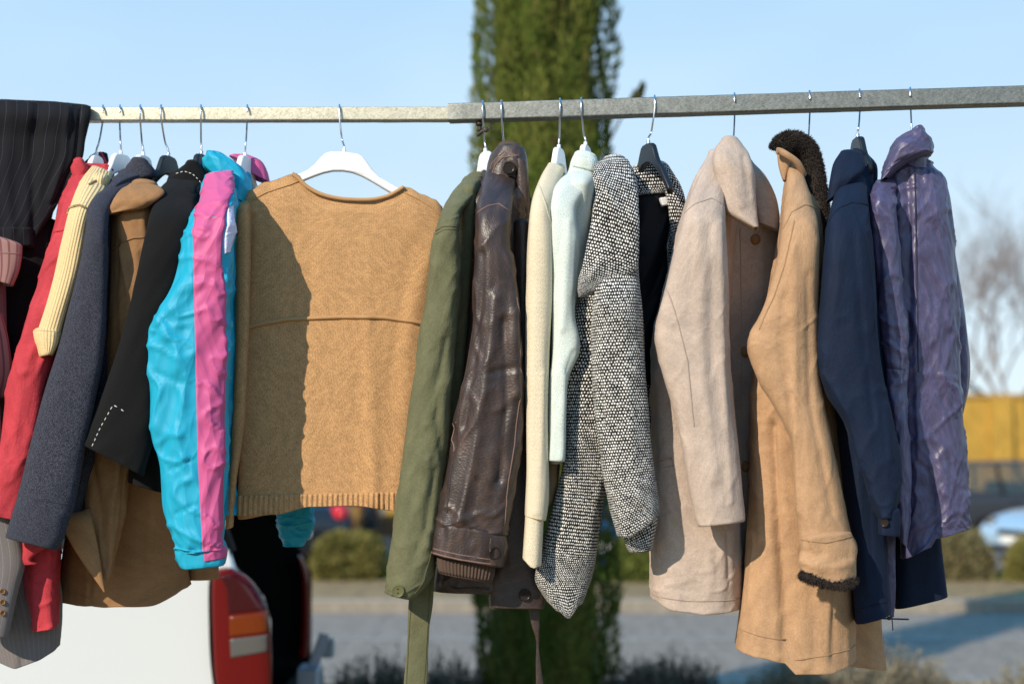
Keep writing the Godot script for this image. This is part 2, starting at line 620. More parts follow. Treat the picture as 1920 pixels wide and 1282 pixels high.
	T.crushed = gray_tex(384, 384, func(x: int, y: int) -> float:
		var a := 1.0 - absf(tile_noise(n, x, y, 384, 384, 1.3, 0.8)) * 2.4
		return clampf(0.80 + 0.12 * pow(maxf(a, 0.0), 3.0) + 0.10 * tile_noise(n, x, y, 384, 384, 3.0, 1.6) + 0.1 * g.get_noise_2d(x * 2.0, y * 0.7), 0, 1))
	# leather grain and its rubbed places
	T.grain = gray_tex(256, 256, func(x: int, y: int) -> float:
		return 0.55 + 0.35 * g.get_noise_2d(x * 1.1, y * 1.1) + 0.25 * g.get_noise_2d(x * 2.6, y * 2.6))
	T.rubbed = rgb_tex(384, 384, func(x: int, y: int) -> Color:
		var w := tile_noise(n, x, y, 384, 384, 2.0, 0.9) + 0.6 * tile_noise(n, x + 90.0, y, 384, 384, 6.0, 3.0)
		var s := 0.5 * g.get_noise_2d(x * 2.3, y * 2.3)
		var k := clampf(0.25 + 0.75 * w + s * 0.5, 0.0, 1.0)
		return Color(0.66, 0.63, 0.63).lerp(Color(1.0, 0.93, 0.88), k))
	# bouclé tweed: white slubs on black, 40 x 40 knots
	var wob := []
	var fat := []
	for k in 1600:
		wob.append(Vector2(rng.randf_range(-1.5, 1.5), rng.randf_range(-1.5, 1.5)))
		var cx := k % 40
		var cy := k / 40
		fat.append(0.93 + 0.26 * tile_noise(n, cx, cy, 40, 40, 1.6, 1.6) + rng.randf_range(-0.12, 0.12))
	var slub := func(x: int, y: int) -> float:
		var best := 0.0
		var cy := int(y / 14.0)
		for oy in [-1, 0, 1]:
			var ry := posmod(cy + oy, 40)
			var off := 7.0 if ry % 2 else 0.0
			var cx := int(floor((x - off) / 14.0))
			for ox in [0, 1]:
				var rx := posmod(cx + ox, 40)
				var k: int = ry * 40 + rx
				var px: float = (cx + ox) * 14.0 + off + wob[k].x
				var py: float = (cy + oy) * 14.0 + 7.0 + wob[k].y
				var dx: float = (x - px) / (5.6 * fat[k])
				var dyy: float = (y - py) / (5.4 * fat[k])
				best = maxf(best, 1.0 - (dx * dx + dyy * dyy))
		return best
	var hh := PackedFloat32Array()
	hh.resize(560 * 560)
	for y in 560:
		for x in 560:
			hh[y * 560 + x] = slub.call(x, y)
	T.tweed_h = gray_tex(560, 560, func(x: int, y: int) -> float: return 0.2 + 0.75 * sqrt(clampf(hh[y * 560 + x], 0, 1)) + 0.12 * g.get_noise_2d(x * 2, y * 2))
	T.tweed = gray_tex(560, 560, func(x: int, y: int) -> float:
		var q := smoothstep(0.05, 0.45, hh[y * 560 + x])
		return clampf(0.13 + 0.86 * q + 0.12 * g.get_noise_2d(x * 1.5, y * 1.5) * (0.4 + q), 0.04, 1.0))
	# chalk stripe, 1 stripe in the tile
	T.pinstripe = rgb_tex(64, 64, func(x: int, y: int) -> Color:
		var k := 1.0 if absf(x - 32.0) < 1.6 and (y % 4) != 0 else 0.0
		var v := 0.125 + 0.04 * g.get_noise_2d(x * 2.5, y * 2.5)
		return Color(v, v, v * 1.12).lerp(Color(0.62, 0.64, 0.72), k * 0.42))
	T.pinstripe_grey = rgb_tex(64, 64, func(x: int, y: int) -> Color:
		var k := 1.0 if absf(x - 32.0) < 2.0 and (y % 4) != 0 else 0.0
		var v := 0.47 + 0.14 * g.get_noise_2d(x * 2.5, y * 2.5)
		return Color(v, v * 0.97, v * 0.97).lerp(Color(0.78, 0.77, 0.78), k * 0.6))
	T.shirt = rgb_tex(64, 64, func(x: int, y: int) -> Color:
		var k := 1.0 if (x % 32) < 9 else 0.0
		return Color(0.60, 0.49, 0.47).lerp(Color(0.48, 0.33, 0.34), k))
	# galvanised steel with drawn streaks and spots
	T.steel = rgb_tex(128, 512, func(x: int, y: int) -> Color:
		var v := 0.72 + 0.10 * tile_noise(n, x, y, 128, 512, 1.5, 6.0) + 0.07 * g.get_noise_2d(x * 1.6, y * 0.3) + 0.05 * g.get_noise_2d(x * 1.2, y * 1.2)
		var spot := smoothstep(0.30, 0.5, tile_noise(n, x + 33.0, y, 128, 512, 3.0, 12.0) + 0.25 * g.get_noise_2d(x * 2.0, y * 2.0))
		return Color(v, v, v * 0.98).lerp(Color(0.45, 0.44, 0.42), spot * 0.35))
	T.steel_pale = rgb_tex(128, 512, func(x: int, y: int) -> Color:
		var v := 0.84 + 0.06 * tile_noise(n, x, y, 128, 512, 1.5, 6.0) + 0.07 * g.get_noise_2d(x * 1.8, y * 0.35)
		var scale := smoothstep(0.10, 0.5, tile_noise(n, x + 70.0, y, 128, 512, 2.5, 9.0) + 0.3 * g.get_noise_2d(x * 1.8, y * 1.2))
		return Color(v, v * 0.985, v * 0.93).lerp(Color(0.56, 0.51, 0.43), scale * 0.38))
	T.asphalt = gray_tex(256, 256, func(x: int, y: int) -> float:
		return 0.72 + 0.3 * g.get_noise_2d(x * 2.7, y * 2.7) + 0.14 * tile_noise(n, x, y, 256, 256, 2.0, 2.0))
	T.soil = rgb_tex(256, 256, func(x: int, y: int) -> Color:
		var v := 0.75 + 0.24 * g.get_noise_2d(x * 2.3, y * 2.3) + 0.2 * tile_noise(n, x, y, 256, 256, 2.0, 2.0)
		return Color(v, v * 0.93, v * 0.8))
	T.plaster = gray_tex(256, 256, func(x: int, y: int) -> float:
		return 0.85 + 0.12 * tile_noise(n, x, y, 256, 256, 2.5, 1.2) + 0.08 * g.get_noise_2d(x * 2.0, y * 2.0))

func stuff_mat(col: Color, rough := 0.9, o := {}) -> StandardMaterial3D:     # col as seen (sRGB)
	var m := StandardMaterial3D.new()
	m.albedo_color = col
	m.roughness = rough
	m.metallic = o.get("metal", 0.0)
	m.metallic_specular = o.get("spec", 0.3)
	if o.has("tex"):
		m.albedo_texture = T[o.tex]
	if o.has("bump"):
		m.heightmap_enabled = true
		m.heightmap_texture = T[o.bump]
		m.heightmap_scale = o.get("bump_cm", 0.05)
	if o.has("rep"):                       # metres that one tile covers
		m.uv1_scale = Vector3(1.0 / o.rep.x, 1.0 / o.rep.y, 1)
	if o.has("tri"):
		m.uv1_triplanar = true
		m.uv1_world_triplanar = true
		m.uv1_scale = Vector3.ONE / o.tri
	if o.has("rim"):
		m.rim_enabled = true
		m.rim = o.rim
		m.rim_tint = 0.6
	if o.has("coat"):
		m.clearcoat_enabled = true
		m.clearcoat = o.coat
		m.clearcoat_roughness = o.get("coat_rough", 0.1)
	if o.has("aniso"):
		m.anisotropy_enabled = true
		m.anisotropy = o.aniso
	if o.get("vcol", false):
		m.vertex_color_use_as_albedo = true
	if o.has("back"):
		m.backlight_enabled = true
		m.backlight = o.back
	return m

func make_materials() -> void:
	var k := Vector2(0.045, 0.045)
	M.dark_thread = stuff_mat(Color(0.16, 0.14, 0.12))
	M.trousers = stuff_mat(Color(0.72, 0.73, 0.78), 0.85, {"tex": "pinstripe", "rep": Vector2(0.022, 0.022), "rim": 0.15})
	M.grey_suit = stuff_mat(Color(0.92, 0.9, 0.9), 0.9, {"tex": "pinstripe_grey", "rep": Vector2(0.014, 0.014), "rim": 0.2})
	M.shirt = stuff_mat(Color(1, 0.96, 0.95), 0.85, {"tex": "shirt", "rep": Vector2(0.03, 0.03)})
	M.black_wool = stuff_mat(Color(0.10, 0.10, 0.105), 0.95, {"tex": "felt", "rep": Vector2(0.12, 0.12), "bump": "felt", "bump_cm": 0.03, "rim": 0.25})
	M.black_lining = stuff_mat(Color(0.06, 0.065, 0.09), 0.5, {"bump": "patch", "bump_cm": 0.3, "rep": Vector2(0.25, 0.25)})
	M.red = stuff_mat(Color(0.77, 0.25, 0.29), 0.75, {"tex": "patch", "rep": Vector2(0.5, 0.5), "bump": "fine", "bump_cm": 0.085, "rim": 0.15})
	M.yellow = stuff_mat(Color(0.96, 0.84, 0.63), 0.95, {"tex": "patch", "rep": Vector2(0.025, 0.03), "bump": "rib", "bump_cm": 0.16, "rim": 0.25})
	M.charcoal = stuff_mat(Color(0.33, 0.34, 0.40), 0.95, {"tex": "heather", "rep": Vector2(0.16, 0.16), "bump": "felt", "bump_cm": 0.03, "rim": 0.2})
	M.camel = stuff_mat(Color(0.64, 0.48, 0.33), 0.85, {"tex": "patch", "rep": Vector2(0.35, 0.35), "bump": "felt", "bump_cm": 0.02, "rim": 0.2})
	M.white_thread = stuff_mat(Color(0.86, 0.85, 0.82), 0.8)
	M.cyan = stuff_mat(Color(0.10, 0.61, 0.74), 0.55, {"bump": "crumple", "bump_cm": 2.0, "rep": Vector2(0.4, 0.5), "spec": 0.4})
	M.magenta = stuff_mat(Color(0.76, 0.335, 0.535), 0.55, {"bump": "crumple", "bump_cm": 2.0, "rep": Vector2(0.4, 0.5), "spec": 0.4})
	M.lilac = stuff_mat(Color(0.80, 0.80, 0.90), 0.45, {"bump": "crease", "bump_cm": 0.25, "rep": Vector2(0.3, 0.3)})
	M.brown_knit = stuff_mat(Color(0.875, 0.68, 0.475), 0.95, {"tex": "knit_tone", "rep": Vector2(0.33, 0.33), "bump": "knit_tone", "bump_cm": 0.015, "rim": 0.25})
	M.olive = stuff_mat(Color(0.43, 0.43, 0.32), 0.8, {"tex": "patch", "rep": Vector2(0.4, 0.4), "bump": "fine", "bump_cm": 0.085, "rim": 0.1})
	M.olive_button = stuff_mat(Color(0.36, 0.36, 0.24), 0.4)
	M.leather = stuff_mat(Color(0.31, 0.26, 0.245), 0.42, {"tex": "rubbed", "rep": Vector2(0.4, 0.4), "bump": "grain", "bump_cm": 0.06, "spec": 0.5})
	M.leather_knit = stuff_mat(Color(0.40, 0.33, 0.29), 0.95, {"tex": "felt", "rep": Vector2(0.05, 0.05)})
	M.leather_edge = stuff_mat(Color(0.50, 0.40, 0.36), 0.6)
	M.dark_button = stuff_mat(Color(0.16, 0.13, 0.12), 0.25)
	M.cream = stuff_mat(Color(0.98, 0.92, 0.80), 0.95, {"tex": "felt", "rep": Vector2(0.09, 0.09), "bump": "knit", "bump_cm": 0.04, "rim": 0.4})
	M.mint = stuff_mat(Color(0.93, 0.975, 0.945), 0.95, {"tex": "felt", "rep": Vector2(0.1, 0.1), "bump": "felt", "bump_cm": 0.05, "rim": 0.5})
	M.khaki = stuff_mat(Color(0.55, 0.47, 0.36), 0.9, {"tex": "patch", "rep": Vector2(0.3, 0.3)})
	M.tweed = stuff_mat(Color(0.98, 0.97, 0.95), 0.95, {"tex": "tweed", "rep": Vector2(0.24, 0.24), "bump": "tweed_h", "bump_cm": 0.16, "rim": 0.2})
	M.taupe = stuff_mat(Color(0.775, 0.70, 0.645), 0.75, {"tex": "patch", "rep": Vector2(0.5, 0.5), "bump": "fine", "bump_cm": 0.085, "rim": 0.25})
	M.tan_button = stuff_mat(Color(0.55, 0.40, 0.26), 0.45)
	M.tan = stuff_mat(Color(0.745, 0.595, 0.455), 0.78, {"tex": "patch", "rep": Vector2(0.45, 0.45), "bump": "fine", "bump_cm": 0.085, "rim": 0.25})
	M.fur = stuff_mat(Color(0.17, 0.135, 0.115), 0.8, {"rim": 0.4})
	M.navy = stuff_mat(Color(0.075, 0.13, 0.225), 0.75, {"tex": "patch", "rep": Vector2(0.5, 0.5), "bump": "fine", "bump_cm": 0.085, "rim": 0.15})
	M.purple = stuff_mat(Color(0.35, 0.33, 0.475), 0.42, {"tex": "crushed", "rep": Vector2(0.24, 0.28), "bump": "crumple", "bump_cm": 1.05, "spec": 0.5, "rim": 0.3})
	M.label = stuff_mat(Color(0.85, 0.85, 0.86), 0.7)
	M.white_plastic = stuff_mat(Color(0.93, 0.93, 0.93), 0.35, {"spec": 0.5})
	M.black_plastic = stuff_mat(Color(0.09, 0.10, 0.12), 0.38, {"spec": 0.5})
	M.wire = stuff_mat(Color(0.74, 0.76, 0.79), 0.28, {"metal": 1.0})
	M.steel = stuff_mat(Color(0.72, 0.73, 0.72), 0.42, {"tex": "steel", "metal": 0.75, "rep": Vector2(0.156, 0.5), "bump": "steel", "bump_cm": 0.02})
	M.steel_pale = stuff_mat(Color(0.93, 0.92, 0.88), 0.42, {"tex": "steel_pale", "metal": 0.55, "rep": Vector2(0.124, 0.45), "bump": "steel_pale", "bump_cm": 0.04})
	M.iron = stuff_mat(Color(0.30, 0.28, 0.26), 0.6, {"metal": 0.7})
	# surroundings
	M.leaf = stuff_mat(Color(1, 1, 1), 0.85, {"vcol": true, "spec": 0.2})
	M.bark = stuff_mat(Color(0.36, 0.29, 0.23), 0.95)
	M.twig = stuff_mat(Color(0.52, 0.47, 0.45), 0.95)
	M.asphalt = stuff_mat(Color(0.72, 0.68, 0.635), 0.95, {"tex": "asphalt", "tri": 1.3})
	M.marking = stuff_mat(Color(0.77, 0.76, 0.74), 0.85, {"tex": "asphalt", "tri": 0.9})
	M.soil = stuff_mat(Color(0.72, 0.66, 0.57), 0.95, {"tex": "soil", "tri": 1.7})
	M.verge = stuff_mat(Color(0.55, 0.50, 0.42), 0.95, {"tex": "soil", "tri": 1.1})
	M.kerb = stuff_mat(Color(0.66, 0.62, 0.56), 0.9, {"tex": "plaster", "tri": 0.6})
	M.yellow_wall = stuff_mat(Color(0.82, 0.65, 0.30), 0.9, {"tex": "plaster", "tri": 2.2})
	M.coping = stuff_mat(Color(0.66, 0.53, 0.30), 0.9)
	M.van_white = stuff_mat(Color(0.80, 0.82, 0.83), 0.3, {"coat": 0.6, "coat_rough": 0.08})
	M.trim = stuff_mat(Color(0.05, 0.05, 0.055), 0.6)
	M.cabin_dark = stuff_mat(Color(0.06, 0.06, 0.065), 0.9)
	M.lamp_red = stuff_mat(Color(0.36, 0.02, 0.035), 0.08, {"spec": 0.4, "coat": 0.35, "coat_rough": 0.05})
	M.lamp_dark = stuff_mat(Color(0.22, 0.025, 0.06), 0.08, {"spec": 0.4, "coat": 0.35, "coat_rough": 0.05})
	M.lamp_amber = stuff_mat(Color(0.42, 0.17, 0.03), 0.1, {"spec": 0.4, "coat": 0.35, "coat_rough": 0.05})
	M.lamp_clear = stuff_mat(Color(0.34, 0.335, 0.33), 0.12, {"spec": 0.4, "coat": 0.35, "coat_rough": 0.05})
	M.tyre = stuff_mat(Color(0.06, 0.06, 0.06), 0.9)
	M.rim_metal = stuff_mat(Color(0.66, 0.67, 0.69), 0.3, {"metal": 0.9})
	M.glass = stuff_mat(Color(0.10, 0.13, 0.14), 0.05, {"spec": 0.7})
	M.see_through = StandardMaterial3D.new()
	M.see_through.albedo_color = Color(0.30, 0.34, 0.33, 0.22)
	M.see_through.transparency = BaseMaterial3D.TRANSPARENCY_ALPHA
	M.see_through.roughness = 0.03
	M.alu = stuff_mat(Color(0.62, 0.67, 0.73), 0.4, {"metal": 0.6})
	M.plate = stuff_mat(Color(0.88, 0.88, 0.86), 0.5)
	M.grey_board = stuff_mat(Color(0.55, 0.58, 0.60), 0.7)

# ------------------------------------------------------------------ the rail and its hangers
func square_tube(a: Vector3, b: Vector3, half: float, bev: float) -> ArrayMesh:
	var ax := (b - a).normalized()
	var up := Vector3(0, 1, 0)
	var sd := ax.cross(up).normalized()
	up = sd.cross(ax).normalized()
	var ring := []
	for q in 4:
		for k in 4:
			var an := PI / 2 * q + PI / 2 * (k / 3.0)
			var cx := (half - bev) * (1.0 if q == 0 or q == 3 else -1.0)
			var cy := (half - bev) * (1.0 if q < 2 else -1.0)
			ring.append(Vector2(cx + bev * cos(an), cy + bev * sin(an)))
	ring.append(ring[0])
	var v := PackedVector3Array()
	var uv := PackedVector2Array()
	var nl := 60
	var len := (b - a).length()
	for j in nl + 3:
		var t := clampf(float(j - 1) / nl, 0, 1)
		var sc := 0.90 if j == 0 or j == nl + 2 else 1.0
		var run := 0.0
		for i in ring.size():
			if i > 0: run += (ring[i] - ring[i - 1]).length()
			var dent := 0.0005 * nz.get_noise_2d(t * len * 30.0, i * 3.0)
			v.append(a.lerp(b, t) + (sd * ring[i].x + up * ring[i].y) * (sc + dent / half))
			uv.append(Vector2(run, t * len))
	return grid_mesh(v, uv, ring.size(), nl + 3, true)

func build_rail() -> void:
	var base := Vector3(1.72, 0, -2.98)
	var r := thing("clothes_rail", "long galvanised square steel rail that all the clothes hang from", "clothes rail", base)
	var joint := P(842, rail_y(842.1), rail_depth(842))
	var left := P(-560, rail_y(-560) + 1, rail_depth(-400) + 0.01)
	var right := P(2440, rail_y(2440), rail_depth(2440))
	var inner_end := P(1010, 208, rail_depth(1010))
	var jl := P(842, 214.6, rail_depth(842))
	var a := part("inner_tube", square_tube(left, jl + (jl - left).normalized() * 0.10, 0.0155, 0.003), M.steel_pale, r)
	a.set_meta("label", "thinner pale stained tube sliding into the thicker one")
	part("outer_tube", square_tube(joint, right, 0.0195, 0.003), M.steel, r)
	# clamping screw under the joint
	var s0 := P(899, 229, rail_depth(899) - 0.004)
	var screw := part("clamp_screw", tube([s0 + Vector3(0, 0.002, 0), s0 + Vector3(0.001, -0.03, 0)], 0.0042, 10), M.iron, r)
	part("nut", tube([s0, s0 + Vector3(0, -0.008, 0)], 0.0085, 6), M.iron, screw)
	part("nut", tube([s0 + Vector3(0.001, -0.015, 0), s0 + Vector3(0.001, -0.02, 0)], 0.0065, 6), M.iron, screw)
	var k0 := P(895, 254, rail_depth(899) - 0.004)
	part("tommy_bar", tube(smooth_path([k0, P(903, 247, rail_depth(899) - 0.01), P(911, 243, rail_depth(899) - 0.012)]), 0.0042, 10), M.iron, screw)
	part("eye", lathe([Vector2(0.0001, -0.004), Vector2(0.006, -0.004), Vector2(0.0068, 0), Vector2(0.006, 0.004), Vector2(0.0001, 0.004)], 14, Transform3D(Basis(Vector3(1, 0, 0), PI / 2), P(911, 243, rail_depth(899) - 0.014))), M.iron, screw)
	for e in [left, right]:
		var q: Vector3 = e
		part("upright", square_tube(Vector3(q.x, 0.0, q.z), q + Vector3(0, 0.03, 0), 0.019, 0.003), M.steel, r)
		part("foot", square_tube(Vector3(q.x, 0.02, q.z - 0.4), Vector3(q.x, 0.02, q.z + 0.4), 0.019, 0.003), M.steel, r)

func prism(poly: PackedVector2Array, half: float, bev: float, xf: Transform3D) -> ArrayMesh:   # flat shape with rounded rim, in x/y, thick along z
	var n := poly.size()
	var ins := PackedVector2Array()
	for i in n:
		var e0 := (poly[i] - poly[(i + n - 1) % n]).normalized()
		var e1 := (poly[(i + 1) % n] - poly[i]).normalized()
		var nn := Vector2(-(e0.y + e1.y), e0.x + e1.x).normalized()
		ins.append(nn)
	var area := 0.0
	for i in n:
		area += poly[i].cross(poly[(i + 1) % n])
	var sg := 1.0 if area > 0 else -1.0
	var st := SurfaceTool.new()
	st.begin(Mesh.PRIMITIVE_TRIANGLES)
	var rings := [[1.0, -half], [0.3, -half + bev * 0.3], [0.0, -half + bev], [0.0, half - bev], [0.3, half - bev * 0.3], [1.0, half]]
	var v := PackedVector3Array()
	for r in rings:
		for i in n + 1:
			var q: Vector2 = poly[i % n] + ins[i % n] * sg * bev * r[0]
			v.append(xf * Vector3(q.x, q.y, r[1]))
	st.append_from(grid_mesh(v, PackedVector2Array(), n + 1, rings.size(), true), 0, Transform3D.IDENTITY)
	var tri := Geometry2D.triangulate_polygon(poly)
	var so := Soup.new()
	for z in [-half, half]:
		for i in range(0, tri.size(), 3):
			var p := []
			for k in 3:
				var q: Vector2 = poly[tri[i + k]] + ins[tri[i + k]] * sg * bev
				p.append(xf * Vector3(q.x, q.y, z))
			var face := (p[1] - p[0] as Vector3).cross(p[2] - p[0])
			var want: Vector3 = xf.basis * Vector3(0, 0, z)
			if face.dot(want) > 0: so.tri(p[0], p[2], p[1])
			else: so.tri(p[0], p[1], p[2])
	st.append_from(so.mesh(), 0, Transform3D.IDENTITY)
	return st.commit()

func hanger(label: String, mat: Material, hx: float, nx: float, ny: float, near_side: bool, yaw := 20.0, arm := 0.16, roll := 0.0, depth := 0.0) -> void:
	var rc := P(hx, rail_y(hx), rail_depth(hx))
	var np := P(nx, ny, rail_depth(nx) + depth)
	var h := thing("clothes_hanger", label, "hanger", np, "hangers on the rail")
	var w := rc - EYE
	w.y = 0
	w = w.normalized()
	var s := -1.0 if near_side else 1.0
	var r := (0.0155 if hx < 842 else 0.0195) + 0.0035
	var up := Vector3(0, 1, 0)
	var ctrl := [np + up * -0.004, np + up * 0.012, np.lerp(rc + up * -r, 0.4) , rc.lerp(np, 0.28) + w * s * (r * 0.75) + up * -0.012, rc + w * s * (r + 0.004) + up * -0.008, rc + w * s * r * 0.95 + up * r * 0.72, rc + up * (r + 0.003), rc - w * s * r * 0.95 + up * r * 0.72, rc - w * s * (r + 0.004) + up * (-0.004 if near_side else 0.001)]
	part("hook", tube(smooth_path(ctrl, 7), 0.0021, 8), M.wire, h)
	part("ferrule", tube([np + up * -0.006, np + up * 0.007], 0.0042, 10), M.wire if mat == M.black_plastic else mat, h)
	arm = maxf(arm, 0.12)
	var wd := 1.0 if arm > 0.19 else 0.62
	var half := [[0.0, 0.0], [0.030, -0.002], [0.042, -0.007], [0.052, -0.018], [0.064, -0.034], [0.080, -0.049], [0.105, -0.062], [0.5, -0.235]]
	var low := [[0.5, -0.257], [0.105, -0.083], [0.080, -0.070], [0.060, -0.060], [0.042, -0.052], [0.022, -0.046], [0.0, -0.044]]
	var poly := PackedVector2Array()
	var right := []
	var steep := 1.0 if arm > 0.19 else 1.9
	for q in half:
		right.append(Vector2(minf(q[0], arm) * wd, q[1] if q[0] <= arm else -0.062 - (arm - 0.105) * 0.44 * steep))
	for q in low:
		right.append(Vector2(minf(q[0], arm) * wd, q[1] if q[0] <= arm else -0.083 - (arm - 0.105) * 0.44 * steep))
	for q in right: poly.append(q)
	for i in range(right.size() - 2, 0, -1): poly.append(Vector2(-right[i].x, right[i].y))
	var ang := atan2(w.x, -w.z)                     # bearing of the sight line
	var b := Basis(Vector3.UP, -ang + PI / 2 + deg_to_rad(yaw)) * Basis(Vector3(0, 0, 1), deg_to_rad(roll))
	part("shoulder_bar", prism(poly, 0.0068, 0.0035, Transform3D(b, np)), mat, h)

func garment(called: String, label: String, category: String, x: float, y: float) -> Node3D:
	return thing(called, label, category, P(x, y, rail_depth(x)))

func build_hangers() -> void:
	hanger("white hanger whose crest shows above the red jacket collar, next to the pinstripe trousers", M.white_plastic, 192, 180, 291, false, -24)
	hanger("white hanger with curved crest above the pale yellow cardigan", M.white_plastic, 224, 226, 288, false, -40)
	hanger("white hanger rising behind the charcoal wool coat collar", M.white_plastic, 262, 268, 291, true, -30)
	hanger("dark blue-black hanger between the charcoal coat and the black coat, holding the camel coat", M.black_plastic, 301, 315, 292, true, -34)
	hanger("black hanger in the black coat with white stitching", M.black_plastic, 376, 377, 289, true, -26, 0.13)
	hanger("white hanger between turquoise and pink collar of the windbreaker", M.white_plastic, 463, 459, 292, false, -24, 0.13)
	hanger("white hanger seen broadside with the brown sweater on it", M.white_plastic, 636, 645, 285, true, -89, 0.195, -3.0, -0.035)
	hanger("white hanger above the olive green jacket, beside the clamping screw", M.white_plastic, 905, 910, 284, true, 20)
	hanger("hanger inside the brown leather jacket, only its wire hook showing", M.white_plastic, 940, 948, 300, true, 14, 0.12)
	hanger("white hanger above the cream cardigan", M.white_plastic, 1050, 1048, 277, true, -16, 0.14)
	hanger("white hanger inside the pale mint jumper's neck", M.white_plastic, 1090, 1098, 272, true, -14, 0.12)
	hanger("black hanger filling the open neck of the black and white tweed coat", M.black_plastic, 1228, 1216, 269, true, 28, 0.16, 0.0, -0.03)
	hanger("hanger inside the taupe coat, only wire showing above its collar", M.white_plastic, 1378, 1374, 296, false, 10, 0.13)
	hanger("hanger under the dark fur collar of the tan coat", M.black_plastic, 1519, 1514, 300, false, 10, 0.13)
	hanger("black and grey hanger rising from the navy coat collar", M.black_plastic, 1613, 1609, 257, false, 20, 0.12)
	hanger("hanger inside the purple jacket, only wire showing above its collar", M.white_plastic, 1708, 1713, 305, false, 70, 0.12, 0.0, 0.02)

# ------------------------------------------------------------------ the clothes, from the trousers to the purple jacket
func build_clothes_a() -> void:
	# --- pinstripe trousers folded over the rail
	var g := garment("pinstripe_trousers", "black chalk-stripe trousers folded over the end of the rail", "trousers", 40, 465)
	var over := cloth(g, "front_fold", M.trousers, [[-190, 190, 168, 200, 0.012, 0.030], [-190, 215, 167, 222, 0.0, 0.034], [-190, 260, 158, 262], [-190, 300, 152, 300], [-190, 345, 126, 345], [-190, 400, 98, 400], [-190, 440, 70, 440], [-190, 464, 66, 464]],
		{"d": -0.045, "hd": 0.02, "amp": [0.007, 0.05, 0.5, 0.15], "folds": [[[72, 198, 60, 280, 62, 460], 9, -0.014], [[20, 195, 10, 330, 20, 460], 12, 0.012], [[125, 205, 120, 290, 95, 370], 8, 0.012], [[150, 210, 140, 300, 100, 380], 5, -0.012]], "thick": 0.006})
	cloth(g, "back_fold", M.trousers, [[-190, 192, 160, 202], [-190, 300, 130, 300], [-190, 480, 80, 480], [-190, 640, 70, 640]], {"d": 0.05, "hd": 0.016, "amp": [0.01, 0.04, 0.5, 0.0]})
	patch(g, "trouser_cuff", M.trousers, over, [[-60, 430, 58, 428], [-60, 447, 60, 447], [-60, 463, 60, 463]], 0.006)
	# --- black coat in the shadow below
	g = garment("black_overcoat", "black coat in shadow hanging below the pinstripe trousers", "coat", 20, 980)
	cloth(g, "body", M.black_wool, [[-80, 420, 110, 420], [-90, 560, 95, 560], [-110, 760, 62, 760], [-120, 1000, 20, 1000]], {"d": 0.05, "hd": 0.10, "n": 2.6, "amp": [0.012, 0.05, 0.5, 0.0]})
	# --- pink striped shirt
	g = garment("striped_shirt", "pink striped shirt with one cuff poking out below the pinstripe trousers", "shirt", 10, 720)
	var sh := cloth(g, "sleeve", M.shirt, [[-70, 440, 42, 462], [-60, 480, 40, 484], [-50, 505, 34, 512], [-40, 520, 24, 536]], {"d": -0.11, "hd": 0.03})
	seam(g, "cuff_seam", M.shirt, sh, [-30, 476, 38, 478])
	cloth(g, "shirt_tail", M.shirt, [[-80, 570, 2, 590], [-70, 640, 14, 640], [-70, 700, 19, 700], [-80, 745, 10, 745]], {"d": -0.12, "hd": 0.03, "amp": [0.01, 0.03, 0.4, 0.0]})
	# --- grey pinstripe suit jacket, low at the edge
	g = garment("suit_jacket", "grey pinstripe suit jacket, lowest hem beside the red jacket", "jacket", 40, 1255)
	cloth(g, "body", M.grey_suit, [[-140, 500, 10, 500], [-140, 800, 22, 800], [-110, 980, 60, 965], [-60, 1100, 110, 1080], [-30, 1160, 116, 1150], [-5, 1235, 112, 1205]], {"d": -0.02, "hd": 0.10, "n": 2.5, "folds": [[[60, 1090, 40, 1240], 10, -0.01]], "dy_bot": [[0, 0], [0.3, 14], [0.6, 10], [1, 0]]})
	var gs := cloth(g, "sleeve", M.grey_suit, [[-120, 560, -20, 560], [-95, 760, 0, 760], [-75, 900, 12, 890], [-65, 975, 30, 960], [-58, 1060, 47, 1040], [-55, 1120, 36, 1100], [-50, 1185, 14, 1192]], {"d": -0.17, "hd": 0.045})
	for y in [1105, 1125, 1145]:
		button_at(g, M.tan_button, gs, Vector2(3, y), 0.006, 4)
	# --- red jacket
	g = garment("red_jacket", "red cotton jacket with a loose hem, between pinstripe trousers and pale yellow cardigan", "jacket", 80, 1170)
	cloth(g, "body", M.red, [[135, 318, 212, 318, 0.0, 0.05], [110, 400, 200, 400], [75, 560, 170, 560], [40, 760, 140, 760], [20, 930, 118, 930], [25, 1000, 112, 1000], [38, 1080, 112, 1080], [52, 1170, 113, 1160]],
		{"d": 0.0, "hd": 0.15, "n": 2.6, "amp": [0.014, 0.05, 0.5, 0.0], "amp2": [0.004, 0.06, 0.1]})
	var rs := cloth(g, "sleeve", M.red, [[140, 322, 200, 330, 0.13, 0.03], [118, 385, 195, 385, 0.04], [88, 470, 168, 470], [66, 545, 145, 545], [36, 640, 112, 640], [14, 720, 88, 720], [0, 830, 66, 830], [-22, 900, 50, 905], [-30, 960, 36, 975]],
		{"d": -0.185, "hd": 0.05, "amp": [0.008, 0.05, 0.3, 0.3], "amp2": [0.004, 0.07, 0.12], "folds": [[[70, 560, 50, 700], 10, 0.008], [[40, 700, 25, 860], 9, 0.008], [[90, 500, 60, 560], 8, -0.006]]})
	seam(g, "shoulder_seam", M.red, rs, [92, 440, 120, 436, 150, 444], 0.0018)
	cloth(g, "lower_flap", M.red, [[28, 960, 100, 960], [30, 1000, 104, 1010], [35, 1045, 60, 1045], [44, 1058, 70, 1056]], {"d": -0.17, "hd": 0.02, "amp": [0.008, 0.04, 0.1, 0.0]})
